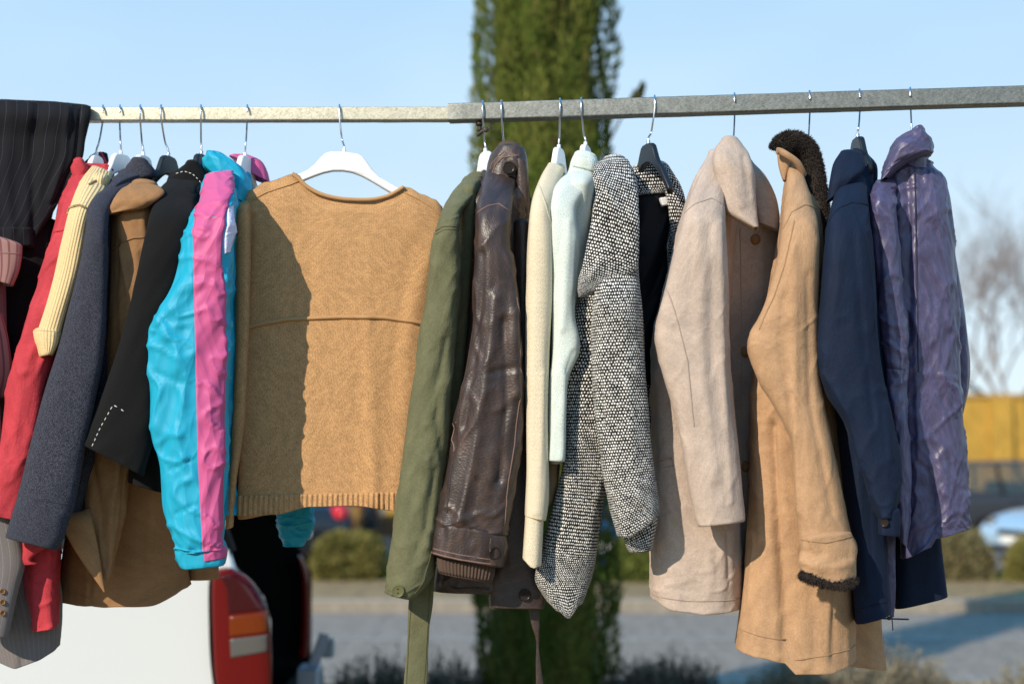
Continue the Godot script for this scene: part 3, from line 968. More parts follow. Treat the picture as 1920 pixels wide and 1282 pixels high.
	cloth(g, "collar", M.red, [[136, 306, 158, 304], [132, 314, 165, 316], [134, 326, 160, 330], [138, 338, 156, 338]], {"d": -0.07, "hd": 0.025, "amp": [0.004, 0.03, 0.05, 0.0]})
	cloth(g, "collar_inside", M.navy, [[166, 296, 200, 292], [156, 308, 204, 310], [170, 326, 212, 330]], {"d": 0.06, "hd": 0.01})
	cloth(g, "collar_back", M.red, [[186, 292, 196, 294], [190, 312, 208, 318], [196, 334, 216, 340]], {"d": 0.05, "hd": 0.012})
	# --- pale yellow cardigan
	g = garment("yellow_cardigan", "pale yellow ribbed cardigan with short turned-back sleeves", "cardigan", 95, 672)
	cloth(g, "body", M.yellow, [[172, 318, 213, 336, 0.0, 0.04], [160, 360, 206, 360], [150, 450, 196, 450], [140, 540, 180, 540], [110, 640, 150, 640], [92, 720, 122, 720]], {"d": -0.01, "hd": 0.16, "n": 2.4})
	var ys := cloth(g, "sleeve", M.yellow, [[172, 313, 210, 330, 0.15, 0.028], [152, 340, 200, 362, 0.08, 0.04], [132, 388, 172, 402, 0.015], [116, 450, 158, 458], [100, 520, 144, 525], [80, 590, 124, 596], [66, 632, 114, 634]],
		{"d": -0.215, "hd": 0.045, "amp": [0.006, 0.05, 0.25, 0.0], "folds": [[[152, 345, 172, 330, 205, 345], 4, 0.003]]})
	cloth(g, "turned_cuff", M.yellow, [[61, 622, 115, 626], [63, 640, 112, 640], [68, 652, 108, 650], [74, 668, 100, 664]], {"d": -0.22, "hd": 0.048, "amp": [0.004, 0.02, 0.1, 0.0], "thick": 0.008})
	seam(g, "shoulder_seam", M.yellow, ys, [120, 402, 132, 392, 148, 390, 160, 395], 0.003, 0.001)
	seam(g, "shoulder_seam", M.yellow, ys, [166, 352, 180, 344, 196, 352], 0.003, 0.001)
	# --- charcoal wool coat
	g = garment("wool_coat", "charcoal grey wool coat with a plain open cuff, between yellow cardigan and camel coat", "coat", 120, 1035)
	cloth(g, "body", M.charcoal, [[225, 322, 285, 330, 0.0, 0.05], [190, 380, 222, 380], [180, 500, 215, 500], [160, 680, 215, 680], [120, 860, 185, 860], [90, 1000, 140, 1000]], {"d": -0.02, "hd": 0.15, "n": 2.6})
	var cs := cloth(g, "sleeve", M.charcoal, [[228, 328, 268, 340, 0.17, 0.03], [195, 352, 232, 366, 0.11, 0.045], [166, 384, 206, 398, 0.03], [159, 440, 201, 450], [150, 485, 200, 490], [131, 560, 199, 565], [110, 640, 194, 645], [86, 720, 180, 725], [60, 820, 160, 825], [34, 920, 138, 935], [18, 975, 122, 1000], [9, 1005, 108, 1030]],
		{"d": -0.235, "hd": 0.05, "amp": [0.005, 0.07, 0.3, 0.2], "folds": [[[60, 940, 130, 955], 5, -0.002], [[200, 470, 180, 700, 130, 960], 14, 0.006]], "thick": 0.006, "closed": true})
	seam(g, "cuff_seam", M.charcoal, cs, [33, 925, 70, 935, 132, 945], 0.0012)
	cloth(g, "collar", M.charcoal, [[244, 303, 280, 308, 0.0], [236, 312, 292, 322], [228, 328, 293, 336], [222, 340, 262, 345]], {"d": -0.04, "hd": 0.05, "amp": [0.003, 0.05, 0.1, 0.0]})
	# --- camel coat
	g = garment("camel_coat", "brown camel coat with a wide pointed cuff, mostly behind the black coat", "coat", 230, 1133)
	var cb := cloth(g, "body", M.camel, [[215, 372, 300, 372, 0.0, 0.08], [206, 420, 290, 420], [203, 500, 300, 500], [198, 600, 310, 600], [186, 740, 320, 740, 0.05], [160, 860, 330, 860, 0.12], [128, 980, 345, 980, 0.16], [112, 1060, 352, 1060, 0.17], [102, 1120, 356, 1092, 0.17]],
		{"d": -0.075, "hd": 0.14, "n": 2.8, "amp": [0.008, 0.05, 0.5, 0.0], "dy_bot": [[0, 0], [0.25, 10], [0.4, 16], [0.7, 22], [1.0, 0]], "fade": 0.12, "folds": [[[225, 480, 240, 560], 7, 0.008], [[265, 490, 262, 600], 9, -0.008], [[222, 470, 215, 560, 220, 700], 6, -0.006], [[172, 1060, 172, 1140], 3, -0.012]]})
	seam(g, "yoke_seam", M.camel, cb, [206, 482, 225, 470, 250, 462, 268, 461], 0.0022, 0.0005)
	seam(g, "hem_seam", M.camel, cb, [112, 1095, 168, 1108], 0.001)
	cloth(g, "collar", M.camel, [[240, 346, 300, 352, 0.03], [228, 354, 308, 362, 0.015], [214, 372, 292, 378], [206, 388, 268, 392], [204, 401, 232, 398]], {"d": -0.215, "hd": 0.016, "amp": [0.006, 0.04, 0.1, 0.0], "folds": [[[250, 360, 270, 382], 8, 0.006]]})
	cloth(g, "collar_stand", M.camel, [[246, 344, 296, 350], [240, 365, 300, 375], [236, 390, 290, 395]], {"d": -0.10, "hd": 0.05})
	cloth(g, "sleeve", M.camel, [[168, 760, 262, 760], [162, 830, 252, 850], [160, 900, 240, 905], [158, 960, 236, 960], [170, 1020, 222, 1020], [184, 1080, 206, 1085]], {"d": -0.115, "hd": 0.045, "amp": [0.012, 0.03, 0.3, 0.0], "folds": [[[170, 850, 190, 960, 200, 1060], 6, -0.012], [[220, 860, 205, 980], 7, 0.012]]})
	cloth(g, "pointed_cuff", M.camel, [[152, 958, 168, 954, 0.02], [113, 968, 172, 975], [122, 1000, 180, 1010], [148, 1045, 188, 1055], [180, 1090, 194, 1092], [193, 1110, 197, 1108]], {"d": -0.17, "hd": 0.008, "amp": [0.003, 0.05, 0.2, 0.0]})
	cloth(g, "back_hem", M.camel, [[340, 960, 405, 960], [345, 1020, 408, 1020], [350, 1086, 410, 1084]], {"d": 0.08, "hd": 0.03})
	# --- black coat with white stitching
	g = garment("black_coat", "black wool coat with dashed white stitching on collar and cuff", "coat", 230, 915)
	cloth(g, "body", M.black_wool, [[316, 330, 385, 335, 0.0, 0.06], [300, 400, 372, 400], [290, 520, 350, 520], [270, 680, 330, 680], [250, 800, 310, 800], [238, 900, 305, 920]], {"d": -0.02, "hd": 0.16, "n": 2.6})
	var bs := cloth(g, "sleeve", M.black_wool, [[318, 336, 388, 350, 0.16, 0.03], [296, 360, 372, 380, 0.10, 0.05], [280, 400, 360, 410, 0.02], [266, 460, 350, 470], [252, 530, 332, 540], [234, 600, 304, 612], [210, 680, 290, 690], [186, 755, 290, 770], [168, 805, 284, 830], [155, 832, 270, 892]],
		{"d": -0.235, "hd": 0.05, "amp": [0.007, 0.07, 0.3, 0.3], "thick": 0.006})
	stitches(g, M.white_thread, bs, [172, 838, 190, 800, 212, 760])
	stitches(g, M.white_thread, bs, [212, 760, 224, 766, 238, 777])
	var bc := cloth(g, "collar", M.black_wool, [[346, 310, 374, 312, 0.0], [332, 320, 388, 330], [318, 332, 394, 344], [312, 342, 386, 362]], {"d": -0.06, "hd": 0.055, "amp": [0.003, 0.05, 0.1, 0.0]})
	stitches(g, M.white_thread, bc, [328, 331, 345, 328, 360, 333, 372, 344, 381, 357], 4.0)
	# --- turquoise and pink windbreaker
	g = garment("windbreaker", "turquoise nylon windbreaker with a wide pink stripe down its sleeve", "jacket", 380, 1066)
	cloth(g, "body", M.cyan, [[392, 310, 470, 330, 0.0, 0.04], [400, 380, 462, 380], [410, 480, 450, 480], [405, 620, 450, 620], [390, 800, 445, 800], [400, 960, 450, 960]], {"d": 0.02, "hd": 0.13, "n": 2.4, "amp": [0.01, 0.04, 0.2, 0.3], "amp2": [0.005, 0.05, 0.07]})
	var ws := cloth(g, "sleeve", M.cyan, [[386, 330, 436, 322, 0.13, 0.03], [372, 378, 440, 352, 0.06, 0.045], [356, 410, 440, 400, 0.015], [342, 450, 438, 450], [326, 520, 434, 520], [288, 590, 432, 590], [272, 640, 432, 650], [276, 720, 428, 730], [284, 810, 428, 815], [300, 880, 424, 885], [308, 960, 420, 960], [326, 1020, 420, 1015], [334, 1036, 418, 1030]],
		{"d": -0.245, "hd": 0.055, "amp": [0.008, 0.06, 0.2, 0.5], "amp2": [0.005, 0.075, 0.05], "cell": 0.0048, "folds": [[[300, 600, 330, 660, 345, 760], 9, 0.007], [[290, 700, 340, 720], 7, -0.006], [[330, 800, 350, 900], 8, 0.007], [[285, 640, 310, 600], 6, -0.005], [[320, 880, 360, 860], 5, -0.006], [[330, 960, 365, 945], 5, -0.006]]})
	patch(g, "pink_stripe", M.magenta, ws, [[392, 326, 434, 323], [376, 365, 438, 352], [364, 412, 425, 396], [363, 480, 414, 480], [363, 560, 420, 560], [365, 650, 423, 650], [367, 740, 421, 740], [370, 850, 419, 850], [374, 940, 416, 940], [379, 1032, 416, 1028]], 0.0022, {"step": 4.0})
	var wc := cloth(g, "cuff", M.cyan, [[330, 1026, 421, 1018], [328, 1036, 424, 1026], [331, 1048, 424, 1040], [338, 1064, 421, 1056]], {"d": -0.245, "hd": 0.05, "amp": [0.004, 0.03, 0.1, 0.0], "amp2": [0.003, 0.03, 0.04], "thick": 0.01})
	patch(g, "cuff_stripe", M.magenta, wc, [[380, 1024, 420, 1020], [381, 1036, 423, 1030], [383, 1050, 422, 1044]], 0.002, {"step": 3.0})
	patch(g, "lilac_panel", M.lilac, ws, [[428, 392, 437, 388], [424, 420, 437, 415], [420, 450, 436, 445], [420, 480, 430, 476]], 0.003, {"step": 3.0})
	cloth(g, "hood", M.cyan, [[388, 290, 420, 294, 0.0, 0.04], [380, 300, 448, 312], [381, 312, 464, 334], [392, 326, 472, 352], [410, 345, 468, 368], [420, 365, 458, 385]], {"d": -0.05, "hd": 0.06, "amp": [0.006, 0.04, 0.1, 0.0], "amp2": [0.003, 0.05, 0.05]})
	cloth(g, "hood_lining", M.magenta, [[430, 294, 470, 293, 0.0, 0.02], [436, 298, 490, 304], [444, 308, 500, 322], [452, 322, 506, 344]], {"d": 0.05, "hd": 0.04, "amp": [0.004, 0.04, 0.1, 0.0]})
	cloth(g, "far_sleeve", M.cyan, [[500, 700, 580, 700], [510, 860, 590, 860], [518, 950, 588, 955], [520, 985, 589, 985], [530, 1022, 568, 1022]], {"d": 0.16, "hd": 0.045, "amp": [0.006, 0.04, 0.1, 0.0], "amp2": [0.004, 0.05, 0.05]})
	# --- brown sweater facing the camera
	g = garment("brown_sweater", "light brown knitted sweater hung broadside with ribbed hem", "sweater", 600, 972)
	var top := [[0.0, 6], [0.05, -17], [0.13, -34], [0.283, -50], [0.33, -28], [0.40, -8], [0.50, 0], [0.66, -2], [0.74, -16], [0.80, -30], [0.83, -28], [0.90, -16], [0.96, -8], [1.0, 4]]
	var sw := cloth(g, "body", M.brown_knit, [[450, 376, 829, 384, 0.0, 0.027], [449, 402, 832, 408, 0.0, 0.037], [451, 460, 830, 460], [454, 540, 822, 540], [454, 620, 816, 620], [451, 720, 810, 720], [448, 830, 800, 830], [446, 925, 792, 925], [446, 958, 790, 958]],
		{"d": -0.06, "hd": 0.045, "n": 2.8, "cell": 0.0055, "dy_top": top, "dy_bot": [[0, 14], [0.2, 4], [0.4, -10], [0.62, -12], [0.85, -3], [1, 0]], "fade": 0.16, "open_top": true, "amp": [0.007, 0.10, 0.5, 0.1], "folds": [[[835, 420, 790, 520, 762, 640, 745, 960], 24, 0.008], [[770, 470, 745, 600, 725, 760], 22, -0.005], [[690, 600, 692, 760, 700, 940], 18, 0.008], [[470, 410, 460, 600], 10, -0.008]]})
	seam(g, "chest_ridge", M.brown_knit, sw, [452, 620, 490, 610, 540, 601, 640, 597, 720, 598, 770, 605, 815, 614], 0.0048, 0.001)
	seam(g, "shoulder_seam", M.brown_knit, sw, [456, 402, 470, 380, 500, 364, 545, 350, 562, 342], 0.0016, 0.001)
	seam(g, "shoulder_seam", M.brown_knit, sw, [756, 364, 785, 378, 810, 394, 824, 412], 0.0016, 0.001)
	var neck := []
	for q in [[548, 325], [560, 335], [576, 350], [600, 363], [630, 371], [660, 374], [695, 374], [725, 368], [745, 358], [757, 350]]:
		neck.append(P(q[0], q[1], rail_depth(640) - 0.095 + 0.00004 * absf(q[0] - 650) ))
	part("neckband", tube(smooth_path(neck, 6), 0.0044, 10), M.brown_knit, g)
	patch(g, "ribbed_hem", M.brown_knit, sw, [[447, 928, 786, 920], [446, 948, 786, 940], [446, 967, 786, 957]], 0.002, {"step": 5.0, "ustep": 2.2, "rib": 0.0045, "ribs": 36.0})
	cloth(g, "sleeve", M.brown_knit, [[446, 380, 478, 368, 0.03, 0.02], [438, 400, 470, 400], [437, 500, 470, 500], [438, 640, 468, 640], [433, 800, 460, 800], [428, 900, 444, 900], [421, 990, 437, 986]], {"d": -0.07, "hd": 0.05, "amp": [0.005, 0.05, 0.3, 0.0]})

func build_clothes_b() -> void:
	# --- olive jacket
	var g := garment("olive_jacket", "olive green cotton jacket with a buttoned cuff and dangling belt", "jacket", 770, 1282)
	cloth(g, "body", M.olive, [[866, 340, 906, 332, 0.0, 0.03], [860, 380, 900, 380], [850, 500, 895, 500], [835, 700, 880, 700], [820, 900, 870, 900], [800, 1040, 850, 1040]], {"d": -0.01, "hd": 0.16, "n": 2.5})
	var os := cloth(g, "sleeve", M.olive, [[868, 338, 905, 333, 0.17, 0.025], [846, 366, 896, 362, 0.10, 0.04], [826, 400, 868, 396, 0.03], [816, 436, 860, 430], [806, 490, 863, 490], [797, 560, 861, 560], [784, 640, 854, 640], [772, 730, 848, 730], [760, 820, 840, 820], [748, 910, 830, 910], [736, 1000, 820, 1000], [727, 1070, 810, 1080], [723, 1110, 775, 1122]],
		{"d": -0.225, "hd": 0.048, "amp": [0.007, 0.05, 0.25, 0.3], "amp2": [0.0025, 0.045, 0.10], "folds": [[[835, 640, 815, 760, 830, 860], 8, -0.008], [[800, 860, 780, 960, 800, 1020], 10, 0.009], [[825, 720, 800, 800], 8, 0.008], [[815, 880, 800, 980, 770, 1060], 7, -0.007], [[840, 400, 860, 360], 5, -0.005]], "thick": 0.005})
	seam(g, "shoulder_seam", M.olive, os, [813, 438, 830, 430, 858, 429], 0.0016)
	seam(g, "shoulder_seam", M.olive, os, [812, 444, 832, 436, 859, 435], 0.0012)
	seam(g, "cuff_seam", M.olive, os, [829, 900, 815, 1000, 795, 1085, 778, 1110], 0.0014)
	seam(g, "cuff_seam", M.olive, os, [726, 1103, 765, 1116], 0.0011)
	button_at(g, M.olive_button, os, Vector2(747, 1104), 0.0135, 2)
	cloth(g, "collar", M.olive, [[874, 330, 906, 330, 0.0, 0.02], [866, 338, 905, 336], [860, 350, 898, 352]], {"d": -0.03, "hd": 0.05})
	var belt := cloth(g, "belt", M.olive, [[769, 1060, 818, 1060], [767, 1120, 812, 1120], [764, 1180, 806, 1180], [760, 1240, 803, 1240], [755, 1330, 797, 1330]], {"d": -0.16, "hd": 0.004, "n": 3.0, "amp": [0.004, 0.04, 0.12, 0.0]})
	seam(g, "belt_seam", M.olive, belt, [774, 1080, 766, 1200, 760, 1310], 0.0012)
	seam(g, "belt_seam", M.olive, belt, [808, 1080, 800, 1200, 793, 1310], 0.0012)
	# --- brown leather jacket
	g = garment("leather_jacket", "dark brown worn leather jacket with knitted collar lining and strap cuffs", "jacket", 900, 1140)
	var lb := cloth(g, "body", M.leather, [[905, 330, 985, 340, 0.0, 0.05], [880, 390, 992, 390], [870, 460, 993, 460], [867, 560, 992, 560], [858, 700, 990, 700], [845, 820, 990, 820], [828, 960, 988, 960], [812, 1050, 988, 1060], [806, 1098, 990, 1100]],
		{"d": -0.02, "hd": 0.145, "n": 3.2, "amp": [0.01, 0.05, 0.4, 0.1], "amp2": [0.004, 0.07, 0.1], "folds": [[[868, 620, 856, 760], 6, 0.008]]})
	seam(g, "yoke_seam", M.leather_edge, lb, [866, 498, 890, 502], 0.0014)
	var ls := cloth(g, "sleeve", M.leather, [[912, 320, 970, 330, 0.15, 0.03], [902, 360, 960, 366, 0.08, 0.045], [893, 402, 957, 408, 0.02], [891, 470, 957, 475], [888, 550, 966, 550], [882, 630, 977, 630], [868, 710, 984, 710], [852, 790, 982, 790], [840, 870, 972, 875], [824, 945, 960, 955], [816, 985, 952, 1002]],
		{"d": -0.235, "hd": 0.052, "amp": [0.007, 0.05, 0.25, 0.2], "amp2": [0.003, 0.06, 0.09], "folds": [[[930, 560, 915, 700, 890, 860, 860, 980], 12, 0.014], [[955, 480, 965, 640, 970, 740], 10, 0.012], [[905, 480, 895, 640, 870, 800], 10, -0.009], [[945, 600, 950, 760, 935, 900], 10, -0.012], [[850, 800, 852, 840], 6, -0.008], [[890, 900, 880, 960], 6, -0.008], [[920, 700, 970, 690], 6, -0.006]]})
	seam(g, "shoulder_seam", M.leather_edge, ls, [893, 404, 915, 392, 935, 388, 956, 402], 0.0013)
	seam(g, "sleeve_seam", M.leather_edge, ls, [962, 560, 970, 640, 976, 720, 965, 830, 952, 900, 944, 980], 0.0012)
	seam(g, "sleeve_seam", M.leather, ls, [886, 620, 866, 740, 850, 860, 838, 960], 0.0016)
	seam(g, "pocket_edge", M.leather_edge, ls, [856, 792, 846, 796, 846, 820, 850, 846], 0.0014)
	var lc := cloth(g, "cuff", M.leather, [[818, 982, 948, 1000], [814, 998, 952, 1014], [811, 1016, 950, 1034], [808, 1036, 944, 1062]], {"d": -0.24, "hd": 0.056, "amp": [0.006, 0.03, 0.2, 0.0], "folds": [[[880, 985, 890, 1040], 6, -0.006]], "thick": 0.007})
	seam(g, "cuff_seam", M.leather_edge, lc, [810, 1026, 860, 1036, 944, 1050], 0.0012)
	seam(g, "cuff_seam", M.leather_edge, lc, [809, 1034, 860, 1045, 943, 1058], 0.0016)
	var strap := patch(g, "cuff_strap", M.leather, lc, [[918, 1006, 946, 1010], [916, 1024, 951, 1026], [918, 1046, 948, 1052], [920, 1056, 944, 1062]], 0.004, {"step": 3.0})
	strap.set_meta("label", "buttoned strap tab")
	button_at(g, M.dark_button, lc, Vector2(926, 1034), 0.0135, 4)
	cloth(g, "knit_cuff", M.leather_knit, [[818, 1036, 930, 1052], [819, 1058, 928, 1074], [822, 1072, 924, 1090]], {"d": -0.23, "hd": 0.045, "amp": [0.0, 0.05, 0.3, 0.0], "thick": 0.006})
	var kc := make_loft([[818, 1036, 930, 1052], [819, 1058, 928, 1074], [822, 1072, 924, 1090]], {"d": -0.23, "hd": 0.045, "amp": [0.0, 0.05, 0.3, 0.0]})
	patch(g, "knit_ribs", M.leather_knit, kc, [[820, 1044, 928, 1058], [821, 1056, 926, 1072], [824, 1070, 922, 1087]], 0.001, {"step": 4.0, "ustep": 1.5, "rib": 0.004, "ribs": 17.0})
	cloth(g, "front_edge", M.leather, [[962, 420, 996, 420], [964, 600, 996, 600], [962, 800, 1000, 800], [945, 960, 1002, 960], [930, 1050, 1010, 1050], [920, 1092, 1024, 1092], [920, 1138, 1022, 1140]], {"d": -0.15, "hd": 0.018, "amp": [0.006, 0.04, 0.3, 0.0]})
	var fe := make_loft([[920, 1060, 1024, 1060], [920, 1092, 1024, 1092], [920, 1138, 1022, 1140]], {"d": -0.15, "hd": 0.019, "amp": [0.0, 0.04, 0.3, 0.0]})
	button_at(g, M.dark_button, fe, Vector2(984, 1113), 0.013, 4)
	cloth(g, "strap_end", M.leather, [[992, 1135, 1010, 1135], [996, 1165, 1012, 1165], [1004, 1200, 1011, 1200], [1004, 1240, 1014, 1240], [1006, 1320, 1024, 1320]], {"d": -0.12, "hd": 0.004, "n": 3.0, "amp": [0.004, 0.03, 0.1, 0.0]})
	var col := cloth(g, "collar", M.leather, [[930, 280, 984, 284, 0.0, 0.045], [918, 296, 990, 306], [912, 320, 990, 330], [912, 345, 984, 350], [920, 372, 968, 378]], {"d": -0.07, "hd": 0.06, "amp": [0.006, 0.04, 0.1, 0.0], "folds": [[[960, 310, 985, 345], 6, 0.006]]})
	seam(g, "collar_seam", M.leather_edge, col, [914, 340, 922, 312, 945, 291, 988, 308], 0.0012)
	cloth(g, "collar_knit", M.leather_knit, [[934, 274, 976, 276, 0.0, 0.03], [928, 284, 984, 288], [922, 298, 986, 304]], {"d": -0.05, "hd": 0.05, "amp": [0.0, 0.05, 0.3, 0.0]})
	var ck := make_loft([[934, 274, 976, 276, 0.0, 0.03], [928, 284, 984, 288], [922, 298, 986, 304]], {"d": -0.05, "hd": 0.05, "amp": [0.0, 0.05, 0.3, 0.0]})
	patch(g, "knit_ribs", M.leather_knit, ck, [[936, 276, 976, 278], [930, 286, 983, 290], [926, 296, 984, 302]], 0.001, {"step": 4.0, "ustep": 1.5, "rib": 0.0035, "ribs": 11.0})
	patch(g, "collar_tab", M.leather, col, [[942, 306, 966, 300], [930, 318, 969, 312], [924, 338, 966, 328], [926, 350, 948, 346]], 0.010, {"step": 3.0})
	seam(g, "tab_edge", M.leather_edge, col, [924, 342, 932, 318, 944, 305, 968, 301], 0.0014, 0.0105)
	button_at(g, M.dark_button, make_loft([[930, 280, 984, 284, 0.0, 0.045], [918, 296, 990, 306], [912, 320, 990, 330], [912, 345, 984, 350]], {"d": -0.085, "hd": 0.06, "amp": [0, 1, 1, 0]}), Vector2(954, 323), 0.014, 4)
	part("loop", tube(smooth_path([P(921, 334, 2.98), P(928, 350, 2.975), P(934, 369, 2.975), P(939, 365, 2.975), P(934, 348, 2.975), P(945, 342, 2.985)]), 0.0022, 7), M.leather_edge, g)
	cloth(g, "lapel", M.leather, [[966, 300, 988, 308], [968, 360, 993, 360], [960, 430, 994, 440], [964, 480, 990, 480]], {"d": -0.11, "hd": 0.02, "amp": [0.004, 0.04, 0.1, 0.0]})
	# --- cream cardigan
	g = garment("cream_cardigan", "cream fine-knit cardigan with long ribbed cuff, beside the leather jacket", "cardigan", 1005, 1062)
	cloth(g, "body", M.cream, [[1026, 312, 1060, 318, 0.0, 0.03], [1012, 380, 1046, 380], [1005, 560, 1040, 560], [1005, 800, 1036, 800]], {"d": 0.0, "hd": 0.16})
	var crs := cloth(g, "sleeve", M.cream, [[1030, 307, 1058, 320, 0.16, 0.025], [1014, 334, 1046, 350, 0.09, 0.035], [997, 376, 1034, 390, 0.02], [989, 440, 1036, 450], [986, 540, 1036, 540], [986, 650, 1031, 650], [987, 760, 1029, 760], [987, 860, 1030, 860], [984, 930, 1029, 930], [984, 966, 1024, 975]],
		{"d": -0.22, "hd": 0.042, "amp": [0.005, 0.05, 0.3, 0.0], "folds": [[[1018, 700, 1014, 840, 1005, 960], 8, 0.006]]})
	seam(g, "sleeve_seam", M.cream, crs, [1010, 350, 1022, 385, 1033, 420], 0.0018)
	cloth(g, "ribbed_cuff", M.cream, [[985, 962, 1020, 972], [983, 1000, 1018, 1006], [980, 1046, 1015, 1060]], {"d": -0.22, "hd": 0.034, "amp": [0.002, 0.02, 0.2, 0.0], "dy_bot": [[0, 0], [0.5, 8], [1, 0]]})
	# --- mint jumper
	g = garment("mint_jumper", "pale mint green fluffy jumper with a ribbed high neck", "jumper", 1050, 868)
	cloth(g, "body", M.mint, [[1070, 318, 1118, 322, 0.0, 0.05], [1050, 370, 1118, 370], [1040, 460, 1110, 460], [1034, 600, 1090, 600], [1028, 740, 1068, 740], [1024, 866, 1060, 866]], {"d": -0.03, "hd": 0.15, "n": 2.5, "thick": 0.006})
	cloth(g, "sleeve", M.mint, [[1072, 322, 1116, 330, 0.14, 0.025], [1048, 340, 1108, 352, 0.08, 0.04], [1032, 378, 1082, 392, 0.02], [1030, 440, 1086, 450], [1034, 520, 1082, 520], [1036, 590, 1078, 590], [1034, 650, 1086, 655], [1030, 720, 1066, 715], [1028, 800, 1062, 800], [1026, 862, 1060, 864]],
		{"d": -0.205, "hd": 0.042, "amp": [0.006, 0.05, 0.25, 0.2], "folds": [[[1065, 420, 1060, 520, 1055, 620], 8, 0.008], [[1056, 700, 1052, 860], 8, 0.008], [[1075, 660, 1060, 700], 5, -0.006]], "thick": 0.006})
	var mk := cloth(g, "neckband", M.mint, [[1077, 289, 1120, 298, 0.0, 0.03], [1070, 304, 1124, 316], [1065, 322, 1124, 336], [1054, 344, 1120, 354]], {"d": -0.06, "hd": 0.05, "amp": [0.002, 0.05, 0.2, 0.0]})
	patch(g, "neck_ribs", M.mint, mk, [[1080, 294, 1114, 302], [1075, 306, 1116, 316], [1075, 318, 1112, 328]], 0.001, {"step": 4.0, "ustep": 1.4, "rib": 0.003, "ribs": 14.0})
	# --- khaki knit just peeping out
	g = garment("khaki_cardigan", "khaki knit sleeve end showing below the mint jumper", "cardigan", 1035, 945)
	cloth(g, "sleeve", M.khaki, [[1018, 700, 1052, 700], [1018, 800, 1050, 800], [1016, 890, 1048, 890], [1016, 945, 1038, 945]], {"d": -0.14, "hd": 0.04, "amp": [0.008, 0.03, 0.1, 0.0]})
	# --- black and white tweed coat
	g = garment("tweed_coat", "black and white bouclé tweed coat hanging open with wide lapels", "coat", 1100, 1150)
	cloth(g, "back_panel", M.tweed, [[1150, 340, 1262, 340, 0.0, 0.03], [1140, 440, 1270, 440], [1120, 600, 1246, 600], [1100, 760, 1244, 760], [1110, 900, 1244, 900]], {"d": 0.12, "hd": 0.04, "n": 2.6})
	cloth(g, "lining", M.black_lining, [[1180, 352, 1262, 350], [1178, 430, 1258, 420], [1180, 520, 1248, 520], [1185, 620, 1232, 620], [1190, 720, 1226, 720]], {"d": 0.035, "hd": 0.025, "amp": [0.012, 0.04, 0.4, 0.4]})
	cloth(g, "front_panel", M.tweed, [[1122, 318, 1180, 306, 0.10, 0.03], [1112, 370, 1194, 370, 0.04], [1104, 440, 1198, 440], [1094, 520, 1200, 520], [1074, 600, 1206, 600], [1056, 690, 1205, 690], [1058, 780, 1180, 780], [1056, 860, 1150, 860], [1038, 940, 1130, 950], [1018, 1030, 1118, 1040], [1003, 1084, 1108, 1085], [1028, 1128, 1090, 1130]],
		{"d": -0.15, "hd": 0.05, "n": 2.4, "amp": [0.009, 0.07, 0.3, 0.0], "folds": [[[1100, 700, 1080, 860, 1050, 1040], 14, 0.012], [[1130, 560, 1140, 640], 8, -0.008]], "dy_bot": [[0, 0], [0.3, 12], [0.6, 24], [1, 0]], "fade": 0.08, "thick": 0.008})
	cloth(g, "sleeve", M.tweed, [[1124, 400, 1186, 400, 0.13, 0.03], [1116, 470, 1192, 470, 0.08], [1112, 560, 1200, 555], [1108, 640, 1206, 635], [1110, 720, 1212, 715], [1120, 800, 1218, 795], [1130, 880, 1226, 870], [1142, 950, 1233, 925], [1158, 1005, 1238, 962]],
		{"d": -0.235, "hd": 0.055, "n": 2.1, "amp": [0.008, 0.06, 0.3, 0.2], "dy_bot": [[0, 0], [0.3, 10], [0.6, 8], [1, 0]], "fade": 0.05, "folds": [[[1125, 700, 1130, 800], 6, -0.01], [[1170, 600, 1180, 800, 1200, 940], 14, 0.008]], "thick": 0.010})
	cloth(g, "cuff_lining", M.tweed, [[1160, 930, 1232, 900], [1168, 1004, 1236, 964], [1180, 1034, 1222, 1030]], {"d": -0.20, "hd": 0.035})
	cloth(g, "lapel", M.tweed, [[1116, 308, 1178, 300, 0.06], [1112, 328, 1192, 350, 0.02], [1118, 365, 1197, 400], [1108, 420, 1198, 450], [1098, 470, 1194, 500], [1088, 510, 1162, 530], [1083, 535, 1118, 548], [1085, 556, 1096, 556]],
		{"d": -0.245, "hd": 0.016, "n": 2.3, "amp": [0.006, 0.06, 0.2, 0.0], "folds": [[[1130, 330, 1160, 420], 10, 0.010], [[1150, 450, 1110, 520], 8, 0.008]], "thick": 0.008})
	cloth(g, "collar", M.tweed, [[1128, 302, 1172, 298, 0.0, 0.03], [1112, 312, 1188, 318], [1116, 326, 1196, 350], [1130, 345, 1198, 380]], {"d": -0.10, "hd": 0.05, "amp": [0.005, 0.06, 0.1, 0.0]})
	cloth(g, "back_collar", M.tweed, [[1184, 318, 1236, 310], [1184, 335, 1246, 330], [1186, 356, 1250, 352], [1190, 368, 1248, 362]], {"d": 0.02, "hd": 0.02, "amp": [0.004, 0.06, 0.1, 0.0]})
	cloth(g, "far_lapel", M.tweed, [[1236, 308, 1256, 314], [1242, 340, 1278, 350], [1252, 380, 1286, 385], [1258, 430, 1276, 425], [1260, 460, 1268, 455]], {"d": 0.0, "hd": 0.016, "amp": [0.004, 0.06, 0.2, 0.0]})
	var lbm := make_loft([[1180, 352, 1262, 350], [1178, 430, 1258, 420], [1180, 520, 1248, 520]], {"d": 0.03, "hd": 0.025, "amp": [0, 1, 1, 0]})
	patch(g, "size_label", M.label, lbm, [[1236, 376, 1250, 373], [1240, 391, 1255, 387]], 0.012, {"step": 3.0})
	# --- taupe coat
	g = garment("taupe_coat", "taupe pink coat with a big collar and brown domed buttons", "coat", 1300, 1136)
